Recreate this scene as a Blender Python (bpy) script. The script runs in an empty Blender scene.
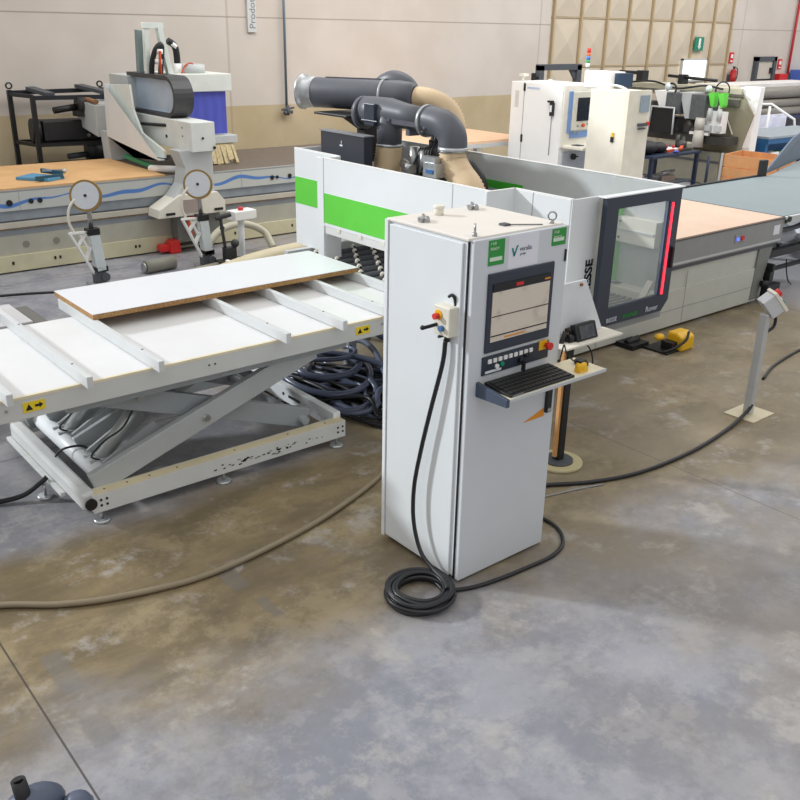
import bpy, bmesh, math, random
from mathutils import Vector as V, Matrix
random.seed(7)
scene = bpy.context.scene
COL = scene.collection
PI = math.pi

# ---------------------------------------------------------------- materials
def lin(c):
    r = []
    for v in c[:3]:
        v = v/255.0
        r.append(v/12.92 if v <= .04045 else ((v+.055)/1.055)**2.4)
    return (r[0], r[1], r[2], 1)
MATS = {}
def mat(name, col, rough=.5, metal=0, var=.06, scale=6, bump=0.0, bscale=60, coat=0, spec=.5):
    """procedural paint / metal / plastic: base colour gently broken up by noise"""
    if name in MATS: return MATS[name]
    m = bpy.data.materials.new(name); m.use_nodes = True
    nt = m.node_tree; N = nt.nodes; L = nt.links
    b = N['Principled BSDF']
    b.inputs['Roughness'].default_value = rough
    b.inputs['Metallic'].default_value = metal
    b.inputs['Specular IOR Level'].default_value = spec
    b.inputs['Coat Weight'].default_value = coat
    tc = N.new('ShaderNodeTexCoord'); no = N.new('ShaderNodeTexNoise')
    no.inputs['Scale'].default_value = scale; no.inputs['Detail'].default_value = 5
    L.new(tc.outputs['Object'], no.inputs['Vector'])
    r = N.new('ShaderNodeValToRGB'); c = lin(col)
    r.color_ramp.elements[0].position = .3; r.color_ramp.elements[1].position = .7
    r.color_ramp.elements[0].color = (c[0]*(1-var), c[1]*(1-var), c[2]*(1-var), 1)
    r.color_ramp.elements[1].color = (min(1, c[0]*(1+var)), min(1, c[1]*(1+var)), min(1, c[2]*(1+var)), 1)
    L.new(no.outputs['Fac'], r.inputs['Fac']); L.new(r.outputs['Color'], b.inputs['Base Color'])
    if bump:
        n2 = N.new('ShaderNodeTexNoise'); n2.inputs['Scale'].default_value = bscale
        L.new(tc.outputs['Object'], n2.inputs['Vector'])
        bp = N.new('ShaderNodeBump'); bp.inputs['Strength'].default_value = bump
        L.new(n2.outputs['Fac'], bp.inputs['Height']); L.new(bp.outputs['Normal'], b.inputs['Normal'])
    MATS[name] = m
    return m
def emit(name, col, s):
    m = bpy.data.materials.new(name); m.use_nodes = True
    b = m.node_tree.nodes['Principled BSDF']
    b.inputs['Base Color'].default_value = lin(col)
    b.inputs['Emission Color'].default_value = lin(col); b.inputs['Emission Strength'].default_value = s
    return m
def math_node(nt, op, a=None, b=None, clamp=False):
    n = nt.nodes.new('ShaderNodeMath'); n.operation = op; n.use_clamp = clamp
    for i, x in enumerate((a, b)):
        if x is None: continue
        if isinstance(x, (int, float)): n.inputs[i].default_value = x
        else: nt.links.new(x, n.inputs[i])
    return n.outputs[0]
def mixc(nt, fac, a, b):
    n = nt.nodes.new('ShaderNodeMix'); n.data_type = 'RGBA'
    for i, x in ((0, fac), (6, a), (7, b)):
        if isinstance(x, (int, float)): n.inputs[i].default_value = x
        elif isinstance(x, tuple): n.inputs[i].default_value = x
        else: nt.links.new(x, n.inputs[i])
    return n.outputs[2]
def ramp(nt, fac, lo, hi):
    n = nt.nodes.new('ShaderNodeMapRange'); n.interpolation_type = 'SMOOTHSTEP'
    nt.links.new(fac, n.inputs[0]); n.inputs[1].default_value = lo; n.inputs[2].default_value = hi
    return n.outputs[0]

def floor_material():
    m = bpy.data.materials.new('stained_concrete'); m.use_nodes = True
    nt = m.node_tree; N = nt.nodes; L = nt.links; b = N['Principled BSDF']
    geo = N.new('ShaderNodeNewGeometry'); sep = N.new('ShaderNodeSeparateXYZ')
    L.new(geo.outputs['Position'], sep.inputs[0]); X = sep.outputs[0]; Y = sep.outputs[1]
    def noise(scale, detail=6, rough=.6, dist=0.0, vec=None):
        n = N.new('ShaderNodeTexNoise'); n.inputs['Scale'].default_value = scale
        n.inputs['Detail'].default_value = detail; n.inputs['Roughness'].default_value = rough
        n.inputs['Distortion'].default_value = dist
        L.new(vec or geo.outputs['Position'], n.inputs['Vector']); return n.outputs['Fac']
    n1 = noise(.9, 9, .62, .1); n2 = noise(2.6, 10, .72, .1); n3 = noise(16, 6, .7)
    # worn, stretched trowel streaks
    mp = N.new('ShaderNodeMapping'); mp.inputs['Scale'].default_value = (.8, 1.9, 1); mp.inputs['Rotation'].default_value = (0, 0, 0)
    L.new(geo.outputs['Position'], mp.inputs[0]); n4 = noise(1.6, 10, .68, .15, mp.outputs[0])
    nb = noise(1.5, 12, .72, 0)
    nc = noise(3.4, 12, .75, 0)
    grey = mixc(nt, ramp(nt, nb, .42, .58), lin((129, 131, 141)), lin((152, 153, 161)))
    grey = mixc(nt, math_node(nt, 'MULTIPLY', ramp(nt, nc, .5, .58), .4), grey, lin((170, 168, 170)))
    tan = mixc(nt, ramp(nt, n4, .36, .66), lin((106, 92, 64)), lin((138, 121, 87)))
    tan = mixc(nt, math_node(nt, 'MULTIPLY', ramp(nt, nb, .50, .60), .6), tan, lin((160, 144, 110)))
    tan = mixc(nt, math_node(nt, 'MULTIPLY', ramp(nt, nc, .5, .6), .35), tan, lin((96, 84, 62)))
    # tan ground around the machines, bluish grey slab elsewhere
    yy = math_node(nt, 'ADD', Y, math_node(nt, 'MULTIPLY', n1, 2.0))
    yy = math_node(nt, 'ADD', yy, math_node(nt, 'MULTIPLY', n2, .6))
    ta = ramp(nt, math_node(nt, 'ADD', yy, math_node(nt, 'MULTIPLY', X, .12)), 3.85, 4.9)
    tb = math_node(nt, 'SUBTRACT', 1.0, ramp(nt, yy, 8.5, 10.5))
    tf = math_node(nt, 'MULTIPLY', ta, tb)
    # bluish grey slab with less tan under the lift table
    lf = math_node(nt, 'MULTIPLY', ramp(nt, math_node(nt, 'ADD', Y, math_node(nt, 'MULTIPLY', n1, .8)), 4.75, 5.15), math_node(nt, 'SUBTRACT', 1.0, ramp(nt, math_node(nt, 'ADD', X, n2), 3.3, 4.2)))
    tf = math_node(nt, 'MULTIPLY', tf, math_node(nt, 'SUBTRACT', 1.0, math_node(nt, 'MULTIPLY', lf, .85)))
    col = mixc(nt, math_node(nt, 'MULTIPLY', tf, .95), grey, tan)
    pl = math_node(nt, 'MULTIPLY', ramp(nt, math_node(nt, 'ADD', X, math_node(nt, 'MULTIPLY', n1, 1.0)), 9.4, 10.0), math_node(nt, 'SUBTRACT', 1.0, ramp(nt, Y, 10.5, 12)))  # paler slab at far right: window light put into the floor colour
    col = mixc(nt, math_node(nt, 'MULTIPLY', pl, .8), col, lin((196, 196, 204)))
    # warmer tone in the right foreground
    wr = math_node(nt, 'MULTIPLY', math_node(nt, 'MULTIPLY', ramp(nt, math_node(nt, 'SUBTRACT', X, math_node(nt, 'MULTIPLY', Y, .25)), 1.6, 3.4), .6), math_node(nt, 'SUBTRACT', 1.0, ramp(nt, X, 9, 10)))
    col = mixc(nt, math_node(nt, 'MULTIPLY', wr, ramp(nt, n1, .3, .6)), col, lin((140, 130, 112)))
    # blotches: pale lime bloom and darker scrubbed patches
    col = mixc(nt, math_node(nt, 'MULTIPLY', ramp(nt, n2, .53, .66), .55), col, lin((178, 174, 170)))
    n5 = noise(1.3, 9, .66, .2)
    col = mixc(nt, math_node(nt, 'MULTIPLY', ramp(nt, n5, .56, .68), .45), col, lin((108, 104, 99)))
    gv = math_node(nt, 'ADD', .86, math_node(nt, 'MULTIPLY', n3, .28))
    hs = N.new('ShaderNodeMix'); hs.data_type = 'RGBA'; hs.blend_type = 'MULTIPLY'; hs.inputs[0].default_value = 1
    L.new(col, hs.inputs[6]); cb = N.new('ShaderNodeCombineXYZ')
    for i in range(3): L.new(gv, cb.inputs[i])
    L.new(cb.outputs[0], hs.inputs[7]); col = hs.outputs[2]
    # rectangular repair patches near the joint
    for (px, py, hx, hy) in ((.93, 3.44, .05, .17), (.92, 3.0, .055, .1), (1.9, 3.62, .05, .1), (1.92, 3.3, .03, .1)):
        dx = math_node(nt, 'ABSOLUTE', math_node(nt, 'SUBTRACT', math_node(nt, 'ADD', X, math_node(nt, 'MULTIPLY', n3, .05)), px+.025))
        dy = math_node(nt, 'ABSOLUTE', math_node(nt, 'SUBTRACT', Y, py))
        a = math_node(nt, 'SUBTRACT', 1.0, ramp(nt, dx, hx*.8, hx*1.15)); c = math_node(nt, 'SUBTRACT', 1.0, ramp(nt, dy, hy*.85, hy*1.1))
        col = mixc(nt, math_node(nt, 'MULTIPLY', math_node(nt, 'MULTIPLY', a, c), .5), col, lin((112, 110, 108)))
    # sawn expansion joints across the slab
    def line(coord, pos, w, inner=None):
        d = math_node(nt, 'ABSOLUTE', math_node(nt, 'SUBTRACT', coord, pos))
        return math_node(nt, 'SUBTRACT', 1.0, ramp(nt, d, w*.5, w))
    for ax, p, w, f in ((X, .776, .006, .85), (X, 4.9, .006, .5), (Y, 5.75, .01, .5), (X, 9.1, .012, .5), (Y, 10.1, .012, .5), (X, 13.2, .014, .5)):
        col = mixc(nt, math_node(nt, 'MULTIPLY', line(ax, p, w), f), col, lin((62, 56, 50)))
    L.new(col, b.inputs['Base Color'])
    rr = math_node(nt, 'ADD', .38, math_node(nt, 'MULTIPLY', n2, .3)); L.new(rr, b.inputs['Roughness'])
    b.inputs['Specular IOR Level'].default_value = .45
    bp = N.new('ShaderNodeBump'); bp.inputs['Strength'].default_value = .12; bp.inputs['Distance'].default_value = .02
    L.new(n3, bp.inputs['Height']); L.new(bp.outputs['Normal'], b.inputs['Normal'])
    return m

def wall_material():
    m = bpy.data.materials.new('precast_wall_paint'); m.use_nodes = True
    nt = m.node_tree; N = nt.nodes; L = nt.links; b = N['Principled BSDF']
    geo = N.new('ShaderNodeNewGeometry'); sep = N.new('ShaderNodeSeparateXYZ')
    L.new(geo.outputs['Position'], sep.inputs[0]); X = sep.outputs[0]; Z = sep.outputs[2]
    n = N.new('ShaderNodeTexNoise'); n.inputs['Scale'].default_value = 1.1; n.inputs['Detail'].default_value = 6
    L.new(geo.outputs['Position'], n.inputs['Vector'])
    up = mixc(nt, ramp(nt, n.outputs['Fac'], .3, .7), lin((203, 194, 184)), lin((211, 203, 195)))
    lo = mixc(nt, ramp(nt, n.outputs['Fac'], .3, .7), lin((185, 168, 134)), lin((199, 183, 152)))
    edge = math_node(nt, 'ADD', Z, math_node(nt, 'MULTIPLY', n.outputs['Fac'], .02))
    fac = ramp(nt, edge, 1.415, 1.432)
    col = mixc(nt, fac, lo, up)
    for zz in (2.795, 4.2):
        d = math_node(nt, 'ABSOLUTE', math_node(nt, 'SUBTRACT', Z, zz))
        col = mixc(nt, math_node(nt, 'MULTIPLY', math_node(nt, 'SUBTRACT', 1.0, ramp(nt, d, .006, .014)), .6), col, lin((128, 116, 104)))
    for xx in (7.85, 15.3, 23.1):
        d = math_node(nt, 'ABSOLUTE', math_node(nt, 'SUBTRACT', X, xx))
        col = mixc(nt, math_node(nt, 'MULTIPLY', math_node(nt, 'SUBTRACT', 1.0, ramp(nt, d, .01, .03)), .35), col, lin((140, 128, 112)))
    L.new(col, b.inputs['Base Color']); b.inputs['Roughness'].default_value = .85
    n2 = N.new('ShaderNodeTexNoise'); n2.inputs['Scale'].default_value = 25; L.new(geo.outputs['Position'], n2.inputs['Vector'])
    bp = N.new('ShaderNodeBump'); bp.inputs['Strength'].default_value = .08; L.new(n2.outputs['Fac'], bp.inputs['Height']); L.new(bp.outputs['Normal'], b.inputs['Normal'])
    return m

def board_material(name, c1, c2, edge=None):
    """chipboard / MDF with fine speckle"""
    m = bpy.data.materials.new(name); m.use_nodes = True
    nt = m.node_tree; N = nt.nodes; L = nt.links; b = N['Principled BSDF']
    tc = N.new('ShaderNodeTexCoord'); n = N.new('ShaderNodeTexNoise'); n.inputs['Scale'].default_value = 90; n.inputs['Detail'].default_value = 4
    L.new(tc.outputs['Object'], n.inputs['Vector'])
    n2 = N.new('ShaderNodeTexNoise'); n2.inputs['Scale'].default_value = 2.2; L.new(tc.outputs['Object'], n2.inputs['Vector'])
    f = math_node(nt, 'ADD', math_node(nt, 'MULTIPLY', n.outputs['Fac'], .6), math_node(nt, 'MULTIPLY', n2.outputs['Fac'], .4))
    L.new(mixc(nt, ramp(nt, f, .35, .65), lin(c1), lin(c2)), b.inputs['Base Color']); b.inputs['Roughness'].default_value = .75
    return m
def wave_material():
    """pale enamel with the long blue wave stripe printed along the machine"""
    m = bpy.data.materials.new('wave_print_enamel'); m.use_nodes = True
    nt = m.node_tree; N = nt.nodes; L = nt.links; b = N['Principled BSDF']
    geo = N.new('ShaderNodeNewGeometry'); sep = N.new('ShaderNodeSeparateXYZ'); L.new(geo.outputs['Position'], sep.inputs[0])
    X = sep.outputs[0]; Z = sep.outputs[2]
    def w(f, ph, a): return math_node(nt, 'MULTIPLY', math_node(nt, 'SINE', math_node(nt, 'ADD', math_node(nt, 'MULTIPLY', X, f), ph)), a)
    c = math_node(nt, 'ADD', math_node(nt, 'ADD', w(5.2, 1.2, .03), w(11.7, .4, .016)), .80)
    d = math_node(nt, 'ABSOLUTE', math_node(nt, 'SUBTRACT', Z, c))
    th = math_node(nt, 'ADD', .013, w(4.1, 2.0, .008))
    f = math_node(nt, 'SUBTRACT', 1.0, ramp(nt, math_node(nt, 'SUBTRACT', d, th), 0, .006))
    L.new(mixc(nt, f, lin((196, 199, 194)), lin((88, 132, 200))), b.inputs['Base Color']); b.inputs['Roughness'].default_value = .45
    return m
def screen_material(name, kind):
    m = bpy.data.materials.new(name); m.use_nodes = True
    nt = m.node_tree; N = nt.nodes; L = nt.links; b = N['Principled BSDF']
    tc = N.new('ShaderNodeTexCoord'); n = N.new('ShaderNodeTexNoise'); n.inputs['Scale'].default_value = 9
    L.new(tc.outputs['Object'], n.inputs['Vector'])
    wv = N.new('ShaderNodeTexWave'); wv.bands_direction = 'Z'; wv.inputs['Scale'].default_value = 28; wv.inputs['Distortion'].default_value = .4
    L.new(tc.outputs['Object'], wv.inputs['Vector'])
    c = mixc(nt, ramp(nt, wv.outputs['Fac'], .2, .8), lin((178, 168, 156)), lin((186, 177, 165)))
    c = mixc(nt, math_node(nt, 'MULTIPLY', ramp(nt, n.outputs['Fac'], .5, .7), .4), c, lin((120, 110, 100)))
    L.new(c, b.inputs['Base Color']); L.new(c, b.inputs['Emission Color']); b.inputs['Emission Strength'].default_value = .28
    b.inputs['Roughness'].default_value = .35
    return m

WHITE = mat('machine_white_enamel', (232, 236, 238), .42, var=.015, scale=3)
WHITE2 = mat('cabinet_grey_white_enamel', (224, 229, 232), .45, var=.015, scale=3, bump=.02, bscale=300)
BRIGHT = mat('bright_white_paint', (244, 244, 242), .5, var=.01)
CREAMW = mat('cream_white_paint', (232, 228, 214), .5, var=.03)
LGREY = mat('light_grey_enamel', (196, 200, 200), .45, var=.03)
MGREY = mat('mid_grey_enamel', (150, 153, 154), .5, var=.04)
BEDGREY = mat('bed_panel_grey', (198, 200, 192), .5, var=.03)
LIPGREY = mat('bed_lip_grey', (148, 150, 150), .5, var=.04)
DGREY = mat('dark_grey_steel', (78, 82, 88), .5, var=.08)
ANTH = mat('anthracite_blue_plastic', (48, 56, 70), .4, var=.05)
DUCT = mat('duct_grey_plastic', (92, 95, 103), .42, var=.06, scale=8)
BLACK = mat('black_plastic', (26, 27, 30), .45, var=.1)
RUBBER = mat('black_rubber_sheath', (28, 29, 33), .38, var=.1)
HOSEDK = mat('dark_conduit_sheath', (84, 92, 112), .3, var=.1)
NAVY = mat('navy_steel', (30, 46, 70), .5, var=.1)
BLUEB = mat('blue_bench_enamel', (34, 92, 140), .5, var=.1)
BLUEC = mat('blue_curtain_vinyl', (84, 92, 190), .35, var=.06, scale=3)
GREEN = mat('lime_green_paint', (98, 208, 66), .45, var=.03)
GREEND = mat('sticker_green', (44, 150, 62), .5, var=.05)
STEEL = mat('brushed_steel', (176, 178, 178), .32, metal=.85, var=.08, scale=20)
GALV = mat('galvanised_metal', (190, 194, 196), .35, metal=.7, var=.15, scale=18)
ALU = mat('aluminium_disc', (206, 210, 216), .34, metal=.35, var=.04, scale=30)
BRASS = mat('brass_rim', (150, 124, 72), .45, metal=.5, var=.1)
RED = mat('signal_red', (214, 44, 42), .4, var=.03)
REDD = mat('fire_red', (176, 34, 36), .45, var=.05)
ORANGE = mat('orange_cable', (208, 84, 44), .5, var=.05)
YEL = mat('safety_yellow', (238, 186, 30), .45, var=.04)
YELL = mat('label_yellow', (236, 208, 40), .5, var=.02)
AMBER = mat('amber_pointer', (228, 146, 34), .5, var=.05)
HOSEB = mat('beige_flex_hose', (232, 206, 168), .55, var=.05)
CREAM = mat('cream_cable_hose', (206, 196, 166), .55, var=.05)
TANH = mat('grey_tan_air_hose', (138, 126, 104), .5, var=.06)
PAPER = mat('white_paper', (232, 233, 242), .7, var=.01)
TEAL = mat('teal_ink', (20, 140, 136), .6)
INK = mat('grey_ink', (128, 132, 142), .6)
BLKINK = mat('black_ink', (20, 22, 26), .6)
WHINK = mat('white_ink', (205, 212, 225), .6)
BRUSH = mat('straw_bristle_strips', (196, 180, 140), .8, var=.2, scale=25)
CRATEW = mat('crate_pine', (214, 156, 104), .65, var=.12, scale=5)
GRID = mat('perforated_table_brown', (104, 92, 80), .6, var=.35, scale=60)
OLIVE = mat('olive_grey_shield', (150, 146, 124), .55, var=.04)
BELT = mat('grey_green_belt', (128, 140, 144), .55, var=.03, scale=2)
PLASTF = mat('white_film', (226, 228, 234), .3, var=.06, scale=14)
CORR = mat('rusty_cable_ties', (150, 90, 50), .6)
BOARDT = mat('white_melamine', (228, 231, 236), .32, var=.008)
CHIP = board_material('chipboard_edge', (132, 96, 56), (190, 148, 96))
MDF = board_material('mdf_face', (204, 176, 154), (214, 188, 168))
PLY = board_material('plywood_face', (206, 160, 108), (226, 184, 132))
WAVE = wave_material()
SCREEN = screen_material('monitor_picture', 0)
DSCREEN = mat('dark_glass_screen', (34, 40, 50), .15, var=.2, scale=12)
LEDR = emit('red_led', (255, 46, 66), 2.2)
LEDB = emit('blue_led', (60, 90, 255), 3)
DAY = emit('daylight_window', (255, 255, 255), 1.1)
def glass(name, tint, alpha):
    m = bpy.data.materials.new(name); m.use_nodes = True
    b = m.node_tree.nodes['Principled BSDF']
    b.inputs['Base Color'].default_value = lin(tint); b.inputs['Roughness'].default_value = .05
    b.inputs['Alpha'].default_value = alpha
    return m
GLASS = glass('machine_window_glass', (205, 214, 214), .22)
FILM = glass('translucent_plastic_sheet', (225, 225, 228), .8)

# ---------------------------------------------------------------- mesh builder (world coordinates)
def catmull(P, n=8, closed=False):
    P = [V(p) for p in P]
    if closed: Q = [P[-1]]+P+[P[0], P[1]]
    else: Q = [P[0]*2-P[1]]+P+[P[-1]*2-P[-2]]
    out = []
    for i in range(1, len(Q)-2):
        a, b, c, d = Q[i-1], Q[i], Q[i+1], Q[i+2]
        for k in range(n):
            t = k/n
            out.append(.5*((2*b)+(c-a)*t+(2*a-5*b+4*c-d)*t*t+(3*b-a-3*c+d)*t**3))
    if not closed: out.append(P[-1])
    return out
class MB:
    def __init__(s): s.v = []; s.f = []; s.mi = []; s.sm = []; s.cur = 0
    def m(s, i): s.cur = i; return s
    def face(s, idx, smooth=False): s.f.append(idx); s.mi.append(s.cur); s.sm.append(smooth)
    def pts(s, P): n = len(s.v); s.v += [tuple(p) for p in P]; return n
    def hexa(s, P):
        n = s.pts(P)
        for q in ((0,3,2,1),(4,5,6,7),(0,1,5,4),(1,2,6,5),(2,3,7,6),(3,0,4,7)): s.face([n+k for k in q])
        return s
    def box(s, x0, x1, y0, y1, z0, z1):
        if x0 > x1: x0, x1 = x1, x0
        if y0 > y1: y0, y1 = y1, y0
        if z0 > z1: z0, z1 = z1, z0
        return s.hexa([(x0,y0,z0),(x1,y0,z0),(x1,y1,z0),(x0,y1,z0),(x0,y0,z1),(x1,y0,z1),(x1,y1,z1),(x0,y1,z1)])
    def rbox(s, c, sx, sy, sz, rot=0, tilt=0, axis='Z'):
        """box centred at c, rotated about Z by rot (and tilted about X first)"""
        R = Matrix.Rotation(rot, 3, 'Z') @ Matrix.Rotation(tilt, 3, 'X')
        P = [(-sx,-sy,-sz),(sx,-sy,-sz),(sx,sy,-sz),(-sx,sy,-sz),(-sx,-sy,sz),(sx,-sy,sz),(sx,sy,sz),(-sx,sy,sz)]
        return s.hexa([V(c)+R@(V(p)*.5) for p in P])
    def bar(s, p0, p1, w, h, up=(0,0,1)):
        p0 = V(p0); p1 = V(p1); d = (p1-p0).normalized(); r = d.cross(V(up)).normalized(); u = r.cross(d)
        P = []
        for p in (p0, p1):
            P += [p-r*w/2-u*h/2, p+r*w/2-u*h/2, p+r*w/2+u*h/2, p-r*w/2+u*h/2]
        return s.hexa(P)
    def prism(s, poly, off):
        """closed polygon (3D points) extruded by vector off"""
        n = len(poly); off = V(off); a = s.pts(poly); b = s.pts([V(p)+off for p in poly])
        s.face([a+i for i in range(n)][::-1]); s.face([b+i for i in range(n)])
        for i in range(n): j = (i+1) % n; s.face([a+i, a+j, b+j, b+i])
        return s
    def _ring(s, c, r, u, w, n, rx=1, ry=1): return s.pts([c+(u*math.cos(2*PI*k/n)*rx+w*math.sin(2*PI*k/n)*ry)*r for k in range(n)])
    def cyl(s, p0, p1, r0, r1=None, n=20, caps=True):
        p0 = V(p0); p1 = V(p1); r1 = r0 if r1 is None else r1
        d = (p1-p0).normalized(); a = V((0,0,1)) if abs(d.z) < .9 else V((1,0,0))
        u = d.cross(a).normalized(); w = d.cross(u)
        A = s._ring(p0, r0, u, w, n); B = s._ring(p1, r1, u, w, n)
        for k in range(n): j = (k+1) % n; s.face([A+k, A+j, B+j, B+k], True)
        if caps: s.face([A+k for k in range(n)][::-1]); s.face([B+k for k in range(n)])
        return s
    def tube(s, P, r, n=10, rad=None, closed=False, caps=True):
        P = [V(p) for p in P]; m = len(P)
        T = []
        for i in range(m):
            if closed: T.append((P[(i+1)%m]-P[i-1]).normalized())
            else: T.append((P[min(i+1, m-1)]-P[max(i-1, 0)]).normalized())
        a = V((0,0,1)) if abs(T[0].z) < .9 else V((1,0,0)); u = (T[0].cross(a)).normalized(); rings = []
        for i in range(m):
            u = (u-T[i]*u.dot(T[i])).normalized(); w = T[i].cross(u)
            rings.append(s._ring(P[i], rad[i] if rad else r, u, w, n))
        for i in range(m if closed else m-1):
            A = rings[i]; B = rings[(i+1) % m]
            for k in range(n): j = (k+1) % n; s.face([A+k, A+j, B+j, B+k], True)
        if caps and not closed: s.face([rings[0]+k for k in range(n)][::-1]); s.face([rings[-1]+k for k in range(n)])
        return s
    def sphere(s, c, r, n=14, sx=1, sy=1, sz=1):
        c = V(c); rows = n//2; R = []
        for i in range(1, rows):
            t = PI*i/rows; R.append(s.pts([c+V((math.cos(2*PI*k/n)*math.sin(t)*r*sx, math.sin(2*PI*k/n)*math.sin(t)*r*sy, math.cos(t)*r*sz)) for k in range(n)]))
        top = s.pts([c+V((0,0,r*sz))]); bot = s.pts([c-V((0,0,r*sz))])
        for k in range(n):
            j = (k+1) % n; s.face([top, R[0]+k, R[0]+j], True); s.face([bot, R[-1]+j, R[-1]+k], True)
            for i in range(len(R)-1): s.face([R[i]+k, R[i+1]+k, R[i+1]+j, R[i]+j], True)
        return s
    def torus(s, c, R, r, axis=(0,0,1), n=28, m=8, a0=0, a1=2*PI):
        d = V(axis).normalized(); a = V((0,0,1)) if abs(d.z) < .9 else V((1,0,0)); u = d.cross(a).normalized(); w = d.cross(u); c = V(c)
        full = abs(a1-a0-2*PI) < 1e-6
        cnt = n if full else n+1
        return s.tube([c+(u*math.cos(a0+(a1-a0)*k/n)+w*math.sin(a0+(a1-a0)*k/n))*R for k in range(cnt)], r, m, closed=full)
    def text(s, body, size, org, right, up, depth=.0015, align='LEFT', bold=0):
        cu = bpy.data.curves.new('t', 'FONT'); cu.body = body; cu.size = size; cu.align_x = align; cu.resolution_u = 3; cu.extrude = depth/2; cu.offset = bold
        o = bpy.data.objects.new('t', cu); COL.objects.link(o)
        dg = bpy.context.evaluated_depsgraph_get(); me = bpy.data.meshes.new_from_object(o.evaluated_get(dg))
        r = V(right).normalized(); u = V(up).normalized(); w = r.cross(u); org = V(org)
        n = s.pts([org+r*v.co.x+u*v.co.y+w*(v.co.z+depth/2) for v in me.vertices])
        for p in me.polygons: s.face([n+i for i in p.vertices])
        bpy.data.objects.remove(o); bpy.data.curves.remove(cu); bpy.data.meshes.remove(me)
        return s
def worldloc(o):
    p = V((0,0,0))
    while o: p += o.location; o = o.parent
    return p
def part(name, mb, mats, parent=None, bevel=0, label=None):
    if not isinstance(mats, (list, tuple)): mats = [mats]
    vs = [V(v) for v in mb.v]
    if parent: off = worldloc(parent)
    else:
        xs = [v.x for v in vs]; ys = [v.y for v in vs]; zs = [v.z for v in vs]
        off = V(((min(xs)+max(xs))/2, (min(ys)+max(ys))/2, min(zs)))
    me = bpy.data.meshes.new(name); me.from_pydata([v-off for v in vs], [], mb.f)
    for m_ in mats: me.materials.append(m_)
    me.polygons.foreach_set('material_index', mb.mi); me.polygons.foreach_set('use_smooth', mb.sm)
    me.update()
    bm = bmesh.new(); bm.from_mesh(me); bmesh.ops.recalc_face_normals(bm, faces=bm.faces); bm.to_mesh(me); bm.free()
    o = bpy.data.objects.new(name, me); COL.objects.link(o)
    if parent: o.parent = parent
    else: o.location = off
    if bevel:
        b = o.modifiers.new('b', 'BEVEL'); b.width = bevel; b.segments = 2; b.limit_method = 'ANGLE'; b.angle_limit = math.radians(50)
    if label: o['label'] = label
    return o
def thing(name, loc, label, cat, group=None):
    o = bpy.data.objects.new(name, None); o.empty_display_size = .1; COL.objects.link(o); o.location = loc
    o['label'] = label; o['category'] = cat
    if group: o['group'] = group
    return o
def tag(o, label, cat, group=None, kind=None):
    o['label'] = label; o['category'] = cat
    if group: o['group'] = group
    if kind: o['kind'] = kind
    return o
def struct(name, mb, mats, label=None, parent=None, bevel=0):
    o = part(name, mb, mats, parent, bevel); o['kind'] = 'structure'
    if label: o['label'] = label
    return o
def dup(root, loc, label=None, group=None):
    r = root.copy(); COL.objects.link(r); r.location = loc
    if label: r['label'] = label
    if group: r['group'] = group
    for ch in root.children:
        c = ch.copy(); COL.objects.link(c); c.parent = r
        for g in ch.children:
            d = g.copy(); COL.objects.link(d); d.parent = c
    return r
def B(*a): return MB().box(*a)
def C(*a, **k): return MB().cyl(*a, **k)

# ================================================================ THE SETTING
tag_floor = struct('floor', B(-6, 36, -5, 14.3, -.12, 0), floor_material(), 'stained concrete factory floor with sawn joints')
struct('wall_back', B(-6, 15.62, 14, 14.3, 0, 3.9).box(22.55, 36, 14, 14.3, 0, 3.9), wall_material(), 'beige precast concrete wall with darker painted lower band')
g = MB(); ribs = [15.7, 16.6, 17.49, 18.27, 19.13, 19.95, 20.85, 21.71, 22.52]
GATE = mat('gate_cream_sheet', (204, 192, 172), .7, var=.04, scale=2)
for i in range(8):                                   # folded sheet panels with pressed X creases
    a, b = ribs[i]+.03, ribs[i+1]-.03; zs = [0, .9, 1.95, 2.95, 3.9]
    for z0, z1 in zip(zs[:-1], zs[1:]):
        c = g.pts([(a, 14.02, z0+.02), (b, 14.02, z0+.02), (b, 14.02, z1-.02), (a, 14.02, z1-.02), ((a+b)/2, 13.95, (z0+z1)/2)])
        for q in ((0,1,4),(1,2,4),(2,3,4),(3,0,4)): g.face([c+k for k in q])
g.box(15.66, 22.56, 14.03, 14.2, 0, 3.9)
gate = struct('door_1', g, GATE, 'large cream folding factory gate of creased sheet panels')
g = MB()
for x in ribs: g.box(x-.02, x+.02, 13.96, 14.03, 0, 3.9)
for z in (.9, 1.95, 2.95):
    g.box(15.66, 22.56, 14.0, 14.03, z-.012, z+.012)
struct('gate_frame', g, mat('gate_rib_tan', (186, 166, 132), .6, var=.06), parent=gate)
w = struct('window_1', B(20.46, 21.46, 13.90, 13.94, 1.6, 2.06), DAY, 'bright daylit window in the folding gate')
f = MB()
for q in ((20.42, 20.46, 1.56, 2.1), (21.46, 21.5, 1.56, 2.1), (20.42, 21.5, 2.06, 2.1), (20.42, 21.5, 1.56, 1.6)): f.box(q[0], q[1], 13.88, 13.95, q[2], q[3])
struct('window_frame', f, LGREY, parent=w)
d = struct('door_2', B(23.95, 24.72, 13.93, 13.99, 0, 2.02), mat('door_cream', (206, 198, 184), .6), 'grey framed service door in the back wall')
struct('door_frame', B(23.84, 23.95, 13.88, 14, 0, 2.13).box(24.72, 24.86, 13.88, 14, 0, 2.13).box(23.84, 24.86, 13.88, 14, 2.02, 2.13), DGREY, parent=d)
struct('door_handle', B(24.6, 24.68, 13.86, 13.93, 1.7, 1.85).box(23.97, 24.7, 13.915, 13.93, 1.52, 1.56), BLACK, parent=d)

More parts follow.
